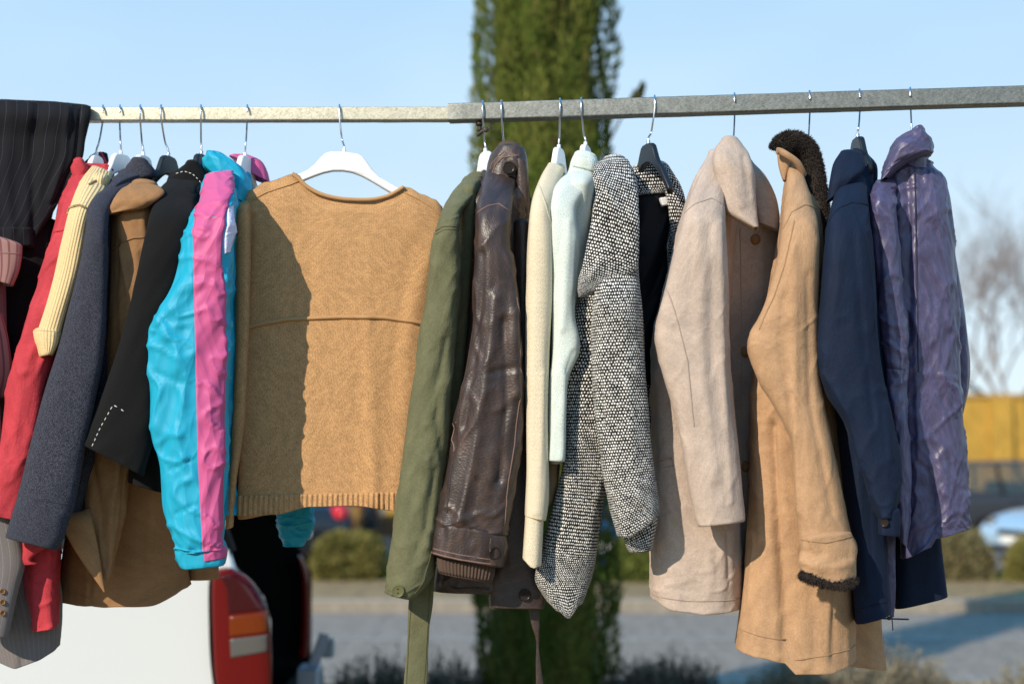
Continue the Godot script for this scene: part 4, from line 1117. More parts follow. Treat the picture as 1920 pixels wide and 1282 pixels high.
	var tb := cloth(g, "body", M.taupe, [[1330, 290, 1390, 300, 0.0, 0.06], [1290, 380, 1384, 380], [1262, 480, 1374, 480], [1240, 570, 1370, 570], [1224, 640, 1369, 640], [1224, 740, 1372, 740], [1224, 860, 1380, 860], [1222, 980, 1388, 980], [1220, 1070, 1390, 1075], [1220, 1112, 1390, 1118]],
		{"d": -0.02, "hd": 0.145, "n": 3.4, "amp": [0.007, 0.06, 0.4, 0.0], "amp2": [0.0025, 0.06, 0.10], "dy_bot": [[0, 0], [0.3, 16], [0.6, 20], [1, 14]], "fade": 0.06, "folds": [[[1222, 760, 1235, 700], 7, 0.008], [[1240, 960, 1290, 930], 5, -0.004], [[1310, 985, 1330, 1060], 7, 0.006], [[1360, 990, 1365, 1080], 6, -0.006]]})
	seam(g, "hem_seam", M.taupe, tb, [1221, 1104, 1290, 1112, 1392, 1112], 0.0013)
	seam(g, "pocket_edge", M.taupe, tb, [1234, 862, 1262, 856], 0.0024, 0.001)
	seam(g, "pocket_edge", M.taupe, tb, [1236, 876, 1265, 870], 0.0012)
	seam(g, "pocket_edge", M.taupe, tb, [1262, 856, 1268, 878], 0.0016)
	var ts := cloth(g, "sleeve", M.taupe, [[1334, 290, 1366, 300, 0.15, 0.03], [1306, 340, 1362, 350, 0.08, 0.045], [1284, 398, 1360, 410, 0.02], [1264, 478, 1364, 478], [1244, 555, 1367, 555], [1231, 605, 1368, 605], [1229, 648, 1369, 648], [1243, 705, 1371, 700], [1266, 780, 1378, 780], [1280, 850, 1386, 850], [1292, 915, 1391, 915], [1310, 985, 1396, 975]],
		{"d": -0.225, "hd": 0.055, "amp": [0.005, 0.07, 0.35, 0.1], "amp2": [0.0018, 0.05, 0.14], "folds": [[[1310, 420, 1312, 640, 1340, 900], 10, 0.008], [[1350, 420, 1355, 700, 1370, 940], 8, 0.007], [[1332, 430, 1336, 700], 8, -0.006]], "thick": 0.007})
	seam(g, "shoulder_seam", M.taupe, ts, [1284, 402, 1305, 388, 1335, 378, 1356, 388], 0.0015)
	seam(g, "elbow_seam", M.taupe, ts, [1252, 540, 1270, 600, 1290, 680, 1302, 800], 0.0014)
	var plk := cloth(g, "placket", M.taupe, [[1340, 396, 1462, 405, 0.0, 0.02], [1344, 520, 1452, 520], [1346, 640, 1436, 640], [1350, 760, 1428, 760], [1354, 880, 1418, 880], [1360, 1000, 1412, 1000], [1366, 1110, 1398, 1108]],
		{"d": -0.03, "hd": 0.014, "skew": 0.05, "n": 3.0, "amp": [0.006, 0.05, 0.4, 0.0], "folds": [[[1392, 430, 1396, 700, 1394, 1000], 3, -0.003]]})
	seam(g, "placket_seam", M.taupe, plk, [1388, 430, 1390, 600, 1390, 760], 0.0014)
	for q in [[1416, 451], [1396, 660], [1398, 874]]:
		button_at(g, M.tan_button, plk, Vector2(q[0], q[1]), 0.0115, 0, true)
	cloth(g, "far_front", M.taupe, [[1400, 420, 1474, 425], [1404, 600, 1462, 600], [1400, 760, 1440, 760], [1395, 900, 1425, 900]], {"d": 0.10, "hd": 0.03})
	cloth(g, "collar", M.taupe, [[1352, 264, 1384, 262, 0.04, 0.035], [1342, 278, 1402, 284, 0.02], [1338, 305, 1412, 315], [1344, 335, 1417, 345], [1352, 372, 1419, 375], [1362, 398, 1421, 402], [1390, 418, 1423, 420], [1412, 430, 1424, 427]],
		{"d": -0.17, "hd": 0.026, "amp": [0.008, 0.05, 0.14, 0.3], "folds": [[[1360, 290, 1375, 340, 1390, 390], 9, 0.008], [[1395, 300, 1405, 370], 7, -0.006]]})
	cloth(g, "far_collar", M.taupe, [[1396, 290, 1416, 310, 0.02], [1404, 330, 1436, 330], [1412, 370, 1456, 370], [1420, 405, 1463, 405], [1424, 418, 1460, 432]], {"d": -0.06, "hd": 0.02, "amp": [0.004, 0.05, 0.14, 0.0]})
	# --- tan coat with fur collar
	g = garment("tan_coat", "tan coat with dark brown fur collar and fur-trimmed cuff", "coat", 1520, 1258)
	var nb := cloth(g, "body", M.tan, [[1474, 310, 1540, 330, 0.0, 0.06], [1462, 440, 1545, 440], [1440, 560, 1550, 560], [1418, 660, 1560, 660], [1412, 760, 1572, 760], [1410, 860, 1584, 860], [1404, 960, 1594, 960], [1394, 1080, 1600, 1080], [1380, 1204, 1603, 1212]],
		{"d": -0.02, "hd": 0.145, "n": 3.2, "amp": [0.008, 0.06, 0.5, 0.0], "amp2": [0.003, 0.07, 0.13], "folds": [[[1450, 800, 1460, 960, 1476, 1160, 1482, 1230], 11, -0.022], [[1500, 1090, 1510, 1230], 12, 0.010], [[1420, 740, 1430, 1000], 12, 0.009], [[1560, 1090, 1555, 1220], 9, -0.006]], "dy_bot": [[0, 0], [0.2, 8], [0.44, 16], [0.5, 34], [0.75, 32], [1, 18]], "fade": 0.07})
	seam(g, "hem_seam", M.tan, nb, [1388, 1166, 1440, 1178, 1474, 1182], 0.0013)
	seam(g, "hem_seam", M.tan, nb, [1486, 1218, 1540, 1210, 1600, 1200], 0.0013)
	cloth(g, "back_hem", M.tan, [[1420, 1020, 1645, 1060], [1410, 1100, 1652, 1130], [1400, 1170, 1658, 1200], [1396, 1216, 1664, 1255]], {"d": 0.13, "hd": 0.03, "amp": [0.006, 0.06, 0.3, 0.0]})
	var ns := cloth(g, "sleeve", M.tan, [[1479, 304, 1499, 308, 0.14, 0.02], [1474, 345, 1515, 352, 0.09, 0.035], [1471, 392, 1528, 396, 0.05, 0.045], [1466, 435, 1536, 436, 0.015], [1452, 510, 1536, 510], [1430, 582, 1535, 585], [1408, 622, 1535, 622], [1402, 650, 1535, 650], [1410, 680, 1536, 682], [1426, 720, 1540, 720], [1452, 765, 1548, 765], [1484, 830, 1562, 830], [1492, 900, 1576, 900], [1496, 970, 1590, 965], [1500, 1020, 1600, 1010]],
		{"d": -0.23, "hd": 0.055, "amp": [0.0045, 0.07, 0.35, 0.1], "amp2": [0.0018, 0.055, 0.14], "folds": [[[1490, 470, 1488, 640, 1492, 800, 1500, 960], 9, 0.010], [[1470, 560, 1475, 700, 1490, 800], 9, -0.009], [[1515, 520, 1520, 760, 1560, 960], 10, -0.008], [[1540, 960, 1530, 1010], 6, 0.006]], "thick": 0.006})
	seam(g, "shoulder_seam", M.tan, ns, [1470, 432, 1485, 404, 1510, 390, 1532, 392], 0.0018)
	seam(g, "sleeve_seam", M.tan, ns, [1490, 420, 1472, 500, 1452, 560, 1425, 620], 0.0014)
	var nc := cloth(g, "cuff", M.tan, [[1502, 1006, 1598, 1000], [1500, 1030, 1606, 1022], [1498, 1056, 1607, 1050], [1500, 1072, 1604, 1084]], {"d": -0.235, "hd": 0.058, "amp": [0.006, 0.05, 0.06, 0.3], "dy_bot": [[0, 0], [0.5, 10], [1, 0]], "folds": [[[1505, 1050, 1550, 1064, 1600, 1050], 6, 0.010], [[1500, 1030, 1545, 1040], 5, -0.008], [[1520, 1010, 1540, 1060], 5, 0.007]], "thick": 0.008})
	seam(g, "cuff_seam", M.tan, nc, [1504, 1010, 1550, 1014, 1598, 1004], 0.0016)
	fur_trim(g, "cuff_fur", [P(1500, 1076, rail_depth(1500) - 0.27), P(1520, 1085, rail_depth(1500) - 0.285), P(1550, 1094, rail_depth(1500) - 0.285), P(1585, 1096, rail_depth(1500) - 0.28), P(1601, 1088, rail_depth(1500) - 0.25), P(1590, 1088, rail_depth(1500) - 0.20), P(1540, 1084, rail_depth(1500) - 0.19), P(1503, 1078, rail_depth(1500) - 0.23)], [0.005, 0.008, 0.006, 0.008, 0.006, 0.006, 0.006, 0.005], 3600, 0.009)
	var rd := rail_depth(1490)
	fur_trim(g, "fur_collar", [P(1460, 282, rd - 0.12), P(1466, 272, rd - 0.12), P(1486, 266, rd - 0.11), P(1508, 282, rd - 0.09), P(1520, 314, rd - 0.09), P(1530, 355, rd - 0.10), P(1539, 400, rd - 0.11), P(1546, 460, rd - 0.11), P(1550, 560, rd - 0.11)], [0.015, 0.020, 0.023, 0.029, 0.027, 0.023, 0.019, 0.016, 0.011], 17000, 0.0095)
	part("collar_edge", tube(smooth_path([P(1457, 283, rd - 0.15), P(1464, 284, rd - 0.15), P(1478, 292, rd - 0.155), P(1494, 304, rd - 0.15), P(1503, 318, rd - 0.14), P(1507, 328, rd - 0.13)]), 0.0075, 10), M.tan, g)
	cloth(g, "collar_front", M.tan, [[1457, 287, 1484, 297], [1459, 304, 1482, 312], [1463, 322, 1477, 328], [1469, 338, 1474, 339]], {"d": -0.125, "hd": 0.012, "amp": [0.003, 0.03, 0.1, 0.0], "cap": 0.004})
	# --- navy coat
	g = garment("navy_coat", "navy blue cotton coat with a buttoned cuff, between the tan and purple ones", "coat", 1650, 1168)
	var vb := cloth(g, "body", M.navy, [[1576, 320, 1640, 325, 0.0, 0.05], [1560, 440, 1646, 440], [1556, 600, 1664, 600], [1560, 720, 1674, 720], [1572, 840, 1680, 840], [1586, 960, 1664, 960], [1598, 1070, 1668, 1070], [1604, 1158, 1672, 1140]],
		{"d": -0.03, "hd": 0.14, "n": 3.0, "amp": [0.008, 0.05, 0.5, 0.0], "folds": [[[1600, 760, 1615, 900, 1630, 1100], 9, 0.008]]})
	seam(g, "hem_seam", M.navy, vb, [1603, 1130, 1670, 1112], 0.0013)
	cloth(g, "back_panel", M.navy, [[1660, 600, 1730, 600], [1665, 800, 1750, 800], [1670, 960, 1762, 960], [1676, 1060, 1770, 1060], [1680, 1140, 1776, 1118]], {"d": 0.10, "hd": 0.05, "n": 2.5, "amp": [0.008, 0.05, 0.5, 0.0]})
	var vs := cloth(g, "sleeve", M.navy, [[1582, 330, 1626, 336, 0.14, 0.03], [1562, 376, 1630, 384, 0.07, 0.045], [1548, 440, 1634, 446, 0.015], [1540, 530, 1640, 530], [1536, 610, 1646, 610], [1535, 680, 1654, 680], [1552, 740, 1664, 740], [1586, 800, 1678, 800], [1604, 850, 1690, 850], [1622, 900, 1692, 900], [1634, 945, 1684, 945], [1648, 970, 1676, 968]],
		{"d": -0.225, "hd": 0.055, "amp": [0.0045, 0.07, 0.35, 0.1], "amp2": [0.0025, 0.06, 0.12], "folds": [[[1545, 700, 1590, 770, 1620, 880], 8, 0.007], [[1600, 440, 1615, 600, 1640, 800], 9, -0.006], [[1660, 760, 1672, 860], 8, 0.006]]})
	seam(g, "shoulder_seam", M.navy, vs, [1555, 418, 1575, 396, 1598, 386, 1628, 388], 0.0018)
	seam(g, "sleeve_seam", M.navy, vs, [1600, 392, 1622, 460, 1636, 560, 1642, 640], 0.0012)
	var vc := cloth(g, "cuff", M.navy, [[1648, 960, 1688, 958], [1647, 980, 1690, 978], [1648, 1000, 1688, 1004]], {"d": -0.225, "hd": 0.04, "n": 2.8, "amp": [0.002, 0.05, 0.1, 0.0]})
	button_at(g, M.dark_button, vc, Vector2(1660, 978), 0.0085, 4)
	cloth(g, "collar", M.navy, [[1576, 286, 1618, 290, 0.04, 0.02], [1562, 310, 1624, 308, 0.02], [1556, 340, 1616, 325], [1552, 368, 1596, 345], [1550, 380, 1572, 366]], {"d": -0.14, "hd": 0.022, "amp": [0.005, 0.05, 0.14, 0.0]})
	cloth(g, "far_collar", M.navy, [[1600, 284, 1632, 294], [1606, 305, 1644, 310], [1612, 335, 1645, 340], [1616, 360, 1640, 362]], {"d": -0.02, "hd": 0.03, "amp": [0.005, 0.05, 0.14, 0.0]})
	# --- purple jacket
	g = garment("purple_jacket", "crumpled purple satin jacket seen from behind, last on the rail", "jacket", 1750, 1045)
	var ub := cloth(g, "body", M.purple, [[1676, 312, 1748, 308, 0.0, 0.05], [1658, 350, 1774, 345, 0.0, 0.06], [1662, 420, 1786, 410], [1664, 500, 1792, 500], [1668, 600, 1796, 600], [1674, 700, 1800, 700], [1680, 790, 1805, 790], [1692, 880, 1812, 880], [1694, 960, 1817, 950], [1694, 1012, 1818, 990]],
		{"d": 0.0, "hd": 0.075, "n": 2.6, "amp": [0.008, 0.06, 0.5, 0.0], "amp2": [0.005, 0.07, 0.08], "cell": 0.0048, "folds": [[[1716, 330, 1718, 420, 1722, 700, 1726, 860], 8, 0.012], [[1702, 340, 1708, 480, 1704, 640], 7, -0.010], [[1735, 560, 1760, 680, 1790, 780], 4, 0.006], [[1730, 640, 1770, 760], 4, -0.005], [[1745, 330, 1770, 480, 1780, 620], 6, 0.007], [[1725, 700, 1795, 712], 4, 0.005], [[1740, 820, 1800, 760], 4, 0.005], [[1740, 880, 1752, 1000], 6, -0.012], [[1770, 840, 1775, 980], 7, 0.007]], "dy_bot": [[0, 32], [0.42, 18], [0.45, 4], [1, 0]], "fade": 0.05})
	seam(g, "yoke_seam", M.purple, ub, [1690, 316, 1715, 322, 1742, 316], 0.0016)
	seam(g, "back_seam", M.purple, ub, [1716, 330, 1720, 500, 1724, 700], 0.0014)
	var us := cloth(g, "sleeve", M.purple, [[1664, 334, 1690, 340, 0.10, 0.02], [1640, 348, 1680, 360, 0.04, 0.035], [1631, 385, 1680, 392], [1634, 450, 1686, 455], [1642, 540, 1694, 545], [1648, 610, 1701, 615], [1656, 670, 1703, 680], [1664, 740, 1700, 745], [1672, 830, 1704, 835], [1680, 920, 1708, 920], [1688, 1010, 1700, 1022]],
		{"d": -0.115, "hd": 0.05, "amp": [0.008, 0.04, 0.3, 0.2], "amp2": [0.004, 0.07, 0.08], "cell": 0.005, "folds": [[[1650, 400, 1660, 520, 1680, 700], 6, 0.008], [[1670, 560, 1685, 640], 5, -0.006], [[1665, 690, 1690, 694], 4, -0.006]]})
	seam(g, "cuff_seam", M.purple, us, [1660, 688, 1680, 692, 1700, 694], 0.0016)
	cloth(g, "far_sleeve", M.purple, [[1744, 322, 1770, 340, 0.0, 0.02], [1756, 360, 1778, 366], [1768, 440, 1786, 440], [1776, 520, 1800, 520], [1784, 600, 1812, 600], [1790, 660, 1819, 660], [1790, 720, 1818, 720], [1792, 776, 1806, 776]], {"d": 0.14, "hd": 0.045, "amp": [0.006, 0.04, 0.3, 0.0]})
	cloth(g, "collar", M.purple, [[1714, 244, 1734, 246, 0.0, 0.03], [1690, 256, 1748, 266], [1676, 272, 1748, 286, 0.0, 0.05], [1664, 300, 1744, 290, 0.0, 0.05], [1656, 322, 1700, 306], [1650, 344, 1666, 334]], {"d": -0.06, "hd": 0.045, "amp": [0.005, 0.04, 0.1, 0.0], "amp2": [0.004, 0.05, 0.05]})
	cloth(g, "neck", M.purple, [[1700, 284, 1746, 280], [1694, 300, 1742, 300], [1690, 322, 1744, 318]], {"d": -0.02, "hd": 0.05})
	cloth(g, "hanging_tape", M.purple, [[1662, 1000, 1680, 1000], [1664, 1060, 1680, 1060], [1667, 1110, 1680, 1110], [1669, 1156, 1678, 1156]], {"d": -0.06, "hd": 0.003, "amp": [0.003, 0.03, 0.1, 0.0]})
	var cd := rail_depth(1675) - 0.06
	var clip := part("belt_clip", tube([P(1646, 1159, cd), P(1672, 1160, cd), P(1705, 1161, cd)], 0.0018, 7), M.iron, g)
	part("pin", tube([P(1673, 1156, cd), P(1675, 1182, cd)], 0.0012, 6), M.iron, clip)
	part("knob", lathe([Vector2(0.0001, -0.004), Vector2(0.004, -0.003), Vector2(0.005, 0), Vector2(0.004, 0.003), Vector2(0.0001, 0.004)], 10, Transform3D(Basis.IDENTITY, P(1668, 1159, cd - 0.003))), M.iron, clip)

# short hairs standing on a soft roll
func fur_trim(parent: Node3D, called: String, ctrl: Array, rad: Array, hairs: int, hair: float) -> void:
	var pts := smooth_path(ctrl, 6)
	var rr := []
	for i in pts.size():
		var f := float(i) / 6.0
		var k := mini(int(f), rad.size() - 2)
		rr.append(lerpf(rad[k], rad[k + 1], f - k))
	var roll := part(called, tube(pts, rr, 14), M.fur, parent)
	var so := Soup.new()
	for q in hairs:
		var f := rng.randf() * (pts.size() - 1.001)
		var i := int(f)
		var p: Vector3 = (pts[i] as Vector3).lerp(pts[i + 1], f - i)
		var t: Vector3 = ((pts[i + 1] as Vector3) - (pts[i] as Vector3)).normalized()
		var n := Vector3(rng.randfn(), rng.randfn(), rng.randfn())
		n = (n - t * n.dot(t)).normalized()
		var r: float = lerpf(rr[i], rr[i + 1], f - i)
		var a := p + n * r * 0.92
		var lean := (n + t * rng.randf_range(-0.3, 0.9) + Vector3(0, -0.5, 0) + Vector3(rng.randfn(), rng.randfn(), rng.randfn()) * 0.25).normalized()
		var tip := a + lean * hair * rng.randf_range(0.6, 1.1)
		var sd := lean.cross(Vector3(rng.randfn(), rng.randfn(), rng.randfn())).normalized() * 0.0011
		var k := rng.randf_range(0.6, 1.35)
		var c := Color(0.026 * k, 0.018 * k, 0.014 * k)
		so.ctri(a - sd, a + sd, tip, c)
	var h := part("hairs", so.mesh(), M.fur_hair, roll)
	h.set_meta("kind", "stuff")

# ------------------------------------------------------------------ surroundings
func slab(x0: float, x1: float, y0: float, y1: float, z0: float, z1: float, bev := 0.0) -> ArrayMesh:
	var s := Soup.new()
	s.box(Vector3(minf(x0, x1), y0, minf(z0, z1)), Vector3(maxf(x0, x1), y1, maxf(z0, z1)), bev)
	return s.mesh()

func build_ground() -> void:
	structure("ground", slab(-400, 400, -0.6, -0.30, -400, 60), M.verge)
	structure("parking_lot", slab(-90, 90, -0.299, -0.25, -60, -15.9), M.asphalt)
	structure("road", slab(-90, 90, -0.29, 0.0, -13.0, -8.75), M.asphalt)
	structure("near_verge", slab(-90, 90, -0.29, 0.10, -8.6, 40), M.soil)
	structure("near_kerb", slab(-90, 90, -0.29, 0.12, -8.75, -8.601, 0.015), M.kerb)
	structure("far_kerb", slab(-90, 90, -0.29, 0.12, -13.16, -13.001, 0.015), M.kerb)
	structure("pavement", slab(-90, 90, -0.29, 0.10, -15.2, -13.161), M.soil)
	structure("planting_strip", slab(-90, 90, -0.29, 0.09, -15.9, -15.201), M.verge)
	structure("road_marking", slab(-90, 90, 0.004, 0.008, -11.36, -11.22), M.marking)
	structure("road_marking", slab(-90, 90, 0.004, 0.008, -9.55, -9.43), M.marking)
	# grass along the planting strip
	var so := Soup.new()
	for k in 9000:
		var x := rng.randf_range(-7.0, 7.5)
		var z := rng.randf_range(-15.6, -14.95)
		var h := rng.randf_range(0.03, 0.10)
		var a := Vector3(x, 0.095, z)
		var sd := Vector3(rng.randf_range(-1, 1), 0, rng.randf_range(-1, 1)).normalized() * 0.012
		var q := rng.randf_range(0.7, 1.3)
		so.ctri(a - sd, a + sd, a + Vector3(rng.randf_range(-0.04, 0.04), h, rng.randf_range(-0.04, 0.04)), Color(0.10 * q, 0.17 * q, 0.035 * q))
	var gr := MeshInstance3D.new()
	gr.name = "grass"
	gr.mesh = so.mesh()
	gr.material_override = M.leaf
	add_child(gr)
	gr.set_meta("label", "short bright green grass along the far side of the road")
	gr.set_meta("category", "grass")
	gr.set_meta("kind", "stuff")

func leaf_card(so: Soup, p: Vector3, dir: Vector3, len: float, wid: float, c: Color) -> void:
	var sd := dir.cross(Vector3(rng.randfn(), rng.randfn(), rng.randfn())).normalized() * wid
	var m := p + dir * len * 0.45
	var t := p + dir * len
	so.ctri(p, m + sd, t, c)
	so.ctri(p, t, m - sd, c)

func build_cypress() -> void:
	var d := 7.5
	var base := Vector3((1021.0 - 960.0) / F * d, 0.10, -d)
	var t := thing("cypress_tree", "tall columnar cypress with dense dark green foliage behind the rail", "tree", base)
	var tr := []
	for k in 9: tr.append(base + Vector3(0.01 * sin(k), -0.05 + k * 0.62, 0.01 * cos(k * 1.3)))
	part("trunk", tube(tr, [0.085, 0.08, 0.075, 0.07, 0.06, 0.05, 0.04, 0.03, 0.02], 10), M.bark, t)
	var hgt := 6.4
	var core := PackedVector3Array()
	var cols := 41
	var rws := 60
	for j in rws:
		var h := hgt * j / (rws - 1.0)
		var f := h / hgt
		for i in cols:
			var th := TAU * i / 40.0
			var r := 0.27 * (1.0 - pow(maxf(f - 0.6, 0.0) / 0.4, 1.7)) * (1.0 + 0.15 * nz.get_noise_3d(cos(th) * 3.0, h * 2.0, sin(th) * 3.0))
			core.append(base + Vector3(cos(th) * r, h + 0.05, sin(th) * r))
	var crown := part("crown", grid_mesh(core, PackedVector2Array(), cols, rws, true), stuff_mat(Color(0.30, 0.33, 0.13), 0.95), t)
	# upright plumes side by side, each clothed in small sprays
	var so := Soup.new()
	for s in 8:
		var th := TAU * (s + 0.28) / 8.0
		for k in 15000:
			var h := rng.randf() * hgt
			var f := h / hgt
			var shrink := (1.0 - pow(maxf(f - 0.58, 0.0) / 0.42, 1.6) * 0.9) * (0.8 + 0.2 * smoothstep(0.0, 0.06, f))
			var wob := nz.get_noise_2d(s * 7.0, h * 1.1) * 0.22
			var dist := (0.275 + 0.03 * nz.get_noise_2d(s * 5.0 + 40.0, h * 1.6)) * shrink
			var rad := (0.115 + 0.04 * nz.get_noise_2d(s * 11.0 + 9.0, h * 2.2)) * shrink
			var an := rng.randf() * TAU
			var rr := rad * rng.randf_range(0.84, 1.04) * (1.0 + 0.22 * nz.get_noise_3d(cos(an) * 2.5 + s * 3.0, h * 6.0, sin(an) * 2.5))
			var p := base + Vector3(cos(th + wob) * dist + cos(an) * rr, h + 0.03, sin(th + wob) * dist + sin(an) * rr)
			if (p.x - base.x) * cos(th) + (p.z - base.z) * sin(th) < 0.12 * shrink: continue
			var dir := (Vector3(cos(an), 0, sin(an)) * rng.randf_range(0.15, 0.6) + Vector3(0, 1, 0) + Vector3(rng.randfn(), rng.randfn(), rng.randfn()) * 0.2).normalized()
			var q := rng.randf_range(0.7, 1.25)
			var c := Color(0.07, 0.11, 0.02).lerp(Color(0.165, 0.165, 0.042), clampf(0.45 + 1.1 * nz2.get_noise_3d(p.x * 6.0, p.y * 1.6, p.z * 6.0) + rng.randfn() * 0.15, 0.0, 1.0))
			if nz.get_noise_3d(p.x * 11.0 + 20.0, p.y * 5.0, p.z * 11.0) > 0.58:
				c = Color(0.18, 0.12, 0.055)
			leaf_card(so, p, dir, rng.randf_range(0.025, 0.06), rng.randf_range(0.004, 0.008), Color(c.r * q, c.g * q, c.b * q))
	var f := part("foliage", so.mesh(), M.leaf, crown)
	f.set_meta("kind", "stuff")
	# a dead shoot leaning out to the right
	var b0 := P(1140, 262, d - 0.05)
	var br := part("dead_branch", tube(smooth_path([P(1090, 300, d), b0, P(1168, 215, d - 0.1), P(1186, 190, d - 0.12)]), [0.012] + range(18).map(func(k): return 0.011 - k * 0.0004), 7), M.bark, t)
	var bs := Soup.new()
	for k in 260:
		var q := rng.randf()
		var p := P(lerpf(1176, 1204, q) + rng.randfn() * 4.0 * (1.2 - q), lerpf(206, 168, q) + rng.randfn() * 4.0, d - 0.12 + rng.randfn() * 0.012)
		leaf_card(bs, p, Vector3(rng.randfn() * 0.4 + 0.5, 1, rng.randfn() * 0.4).normalized(), 0.04, 0.008, Color(0.08, 0.085, 0.03))
	var sp := part("sprig", bs.mesh(), M.leaf, br)
	sp.set_meta("kind", "stuff")

func limb(st: SurfaceTool, a: Vector3, dir: Vector3, len: float, r: float, depth: int, spread: float) -> void:
	var pts := [a]
	var p := a
	var d := dir
	for k in 4:
		d = (d + Vector3(rng.randfn(), rng.randfn() + 0.15, rng.randfn()) * 0.16).normalized()
		p += d * len / 4.0
		pts.append(p)
	st.append_from(tube(pts, [r, r * 0.9, r * 0.8, r * 0.7, r * 0.6], 5 if depth < 3 else 4, false), 0, Transform3D.IDENTITY)
	if depth == 0: return
	var n := 3 if depth > 2 else 4
	for k in n:
		var at: Vector3 = pts[2 + (k % 3)]
		var nd := (d + Vector3(rng.randfn(), rng.randfn() * 0.7 + 0.25, rng.randfn()) * spread).normalized()
		limb(st, at, nd, len * rng.randf_range(0.62, 0.82), r * 0.55, depth - 1, spread)

func bare_tree(label: String, at: Vector3, height: float, r: float, depth: int, lean := Vector3.ZERO) -> void:
	var t := thing("bare_tree", label, "tree", at, "leafless trees behind the parked cars")
	var fork := at + Vector3(0, height * 0.28, 0) + lean * 0.4
	part("trunk", tube([at + Vector3(0, -0.1, 0), at + Vector3(0.02, height * 0.14, 0), fork], [r, r * 0.9, r * 0.75], 9), M.bark, t)
	var st := SurfaceTool.new()
	st.begin(Mesh.PRIMITIVE_TRIANGLES)
	for k in 4:
		var an := TAU * k / 4.0 + 0.6
		limb(st, fork, (Vector3(cos(an) * 0.8, 0.9, sin(an) * 0.5) + lean).normalized(), height * 0.27, r * 0.55, depth, 0.55)
	var c := part("crown", st.commit(), M.twig, t)
	c.set_meta("label", "leafless twigs")

func leafy_mound(called: String, label: String, at: Vector3, size: Vector3, n: int, tones: Array, box: float, group: String) -> void:
	var t := thing(called, label, "hedge" if called == "hedge" else "shrub", at, group)
	var v := PackedVector3Array()
	var cols := 29
	var rws := 14
	var shape := func(th: float, ph: float) -> Vector3:
		var e := 2.0 / box
		var cx := signf(cos(th)) * pow(absf(cos(th)), e)
		var cz := signf(sin(th)) * pow(absf(sin(th)), e)
		var cp := pow(maxf(cos(ph), 0.0), e)
		var sp := pow(maxf(sin(ph), 0.0), e)
		var w := 1.0 + 0.12 * nz.get_noise_3d(cx * 3.0 + at.x, sp * 3.0, cz * 3.0 + at.z)
		return Vector3(cx * cp * size.x, sp * size.y, cz * cp * size.z) * w
	for j in rws:
		for i in cols:
			v.append(at + (shape.call(TAU * i / 28.0, PI / 2 * j / 13.0) as Vector3) * 0.88)
	var core := part("branches", grid_mesh(v, PackedVector2Array(), cols, rws, true), stuff_mat(tones[2], 0.95), t)
	var so := Soup.new()
	for k in n:
		var th := rng.randf() * TAU
		var ph := asin(rng.randf())
		var p: Vector3 = (shape.call(th, ph) as Vector3) * rng.randf_range(0.85, 1.04)
		var dir := (p / size * 0.5 + Vector3(rng.randfn(), rng.randfn() + 0.6, rng.randfn()) * 0.6).normalized()
		var c: Color = tones[0].lerp(tones[1], clampf(rng.randfn() * 0.3 + 0.5 + nz.get_noise_3d(p.x * 3, p.y * 3, p.z * 3), 0, 1))
		leaf_card(so, at + p, dir, rng.randf_range(0.04, 0.08), rng.randf_range(0.012, 0.022), c)
	var f := part("leaves", so.mesh(), M.leaf, core)
	f.set_meta("kind", "stuff")

func twiggy_shrub(label: String, at: Vector3, w: float, h: float, stems: int, ca: Color, cb: Color) -> void:
	var t := thing("twiggy_shrub", label, "shrub", at, "low shrubs on the verge")
	var so := Soup.new()
	var lv := Soup.new()
	for k in stems:
		var an := rng.randf() * TAU
		var rr := sqrt(rng.randf())
		var foot := at + Vector3(cos(an) * rr * w * 0.45, 0, sin(an) * rr * w * 0.3)
		var top := at + Vector3(cos(an) * rr * w, h * rng.randf_range(0.55, 1.08) * (1.0 - 0.35 * rr), sin(an) * rr * w * 0.6)
		var mid := foot.lerp(top, 0.5) + Vector3(rng.randfn(), rng.randfn(), rng.randfn()) * 0.02
		var sd := (top - foot).cross(Vector3(rng.randfn(), 0.2, rng.randfn())).normalized() * 0.0035
		var q := rng.randf_range(0.7, 1.2)
		var c := Color(0.12 * q, 0.09 * q, 0.075 * q)
		so.ctri(foot - sd, foot + sd, mid + sd, c)
		so.ctri(foot - sd, mid + sd, mid - sd, c)
		so.ctri(mid - sd, mid + sd, top, c)
		for m in 16:
			var f := 0.25 + 0.75 * m / 16.0
			var p := foot.lerp(mid, f * 2.0) if f < 0.5 else mid.lerp(top, f * 2.0 - 1.0)
			var dir := ((top - foot).normalized() + Vector3(rng.randfn(), rng.randfn(), rng.randfn()) * 0.6).normalized()
			var g := ca.lerp(cb, rng.randf())
			leaf_card(lv, p, dir, rng.randf_range(0.025, 0.05), 0.004, g)
	part("stems", so.mesh(), M.leaf, t).set_meta("kind", "stuff")
	part("leaves", lv.mesh(), M.leaf, t).set_meta("kind", "stuff")

# --- parked cars; local axes: nose at +x, up y, width along z
func local(called: String, mesh: Mesh, mat: Material, parent: Node3D) -> MeshInstance3D:
	var o := MeshInstance3D.new()
	o.name = called
	o.mesh = mesh
	o.material_override = mat
	parent.add_child(o, true)
	return o

func pane(a: Vector3, b: Vector3, c: Vector3, d: Vector3) -> ArrayMesh:
	var s := Soup.new()
	var n := (c - a).cross(b - a).normalized() * 0.004
	s.quad(a + n, b + n, c + n, d + n)
	s.quad(d - n, c - n, b - n, a - n)
	s.quad(a + n, a - n, b - n, b + n)
	s.quad(b + n, b - n, c - n, c + n)
	s.quad(c + n, c - n, d - n, d + n)
	s.quad(d + n, d - n, a - n, a + n)
	return s.mesh()

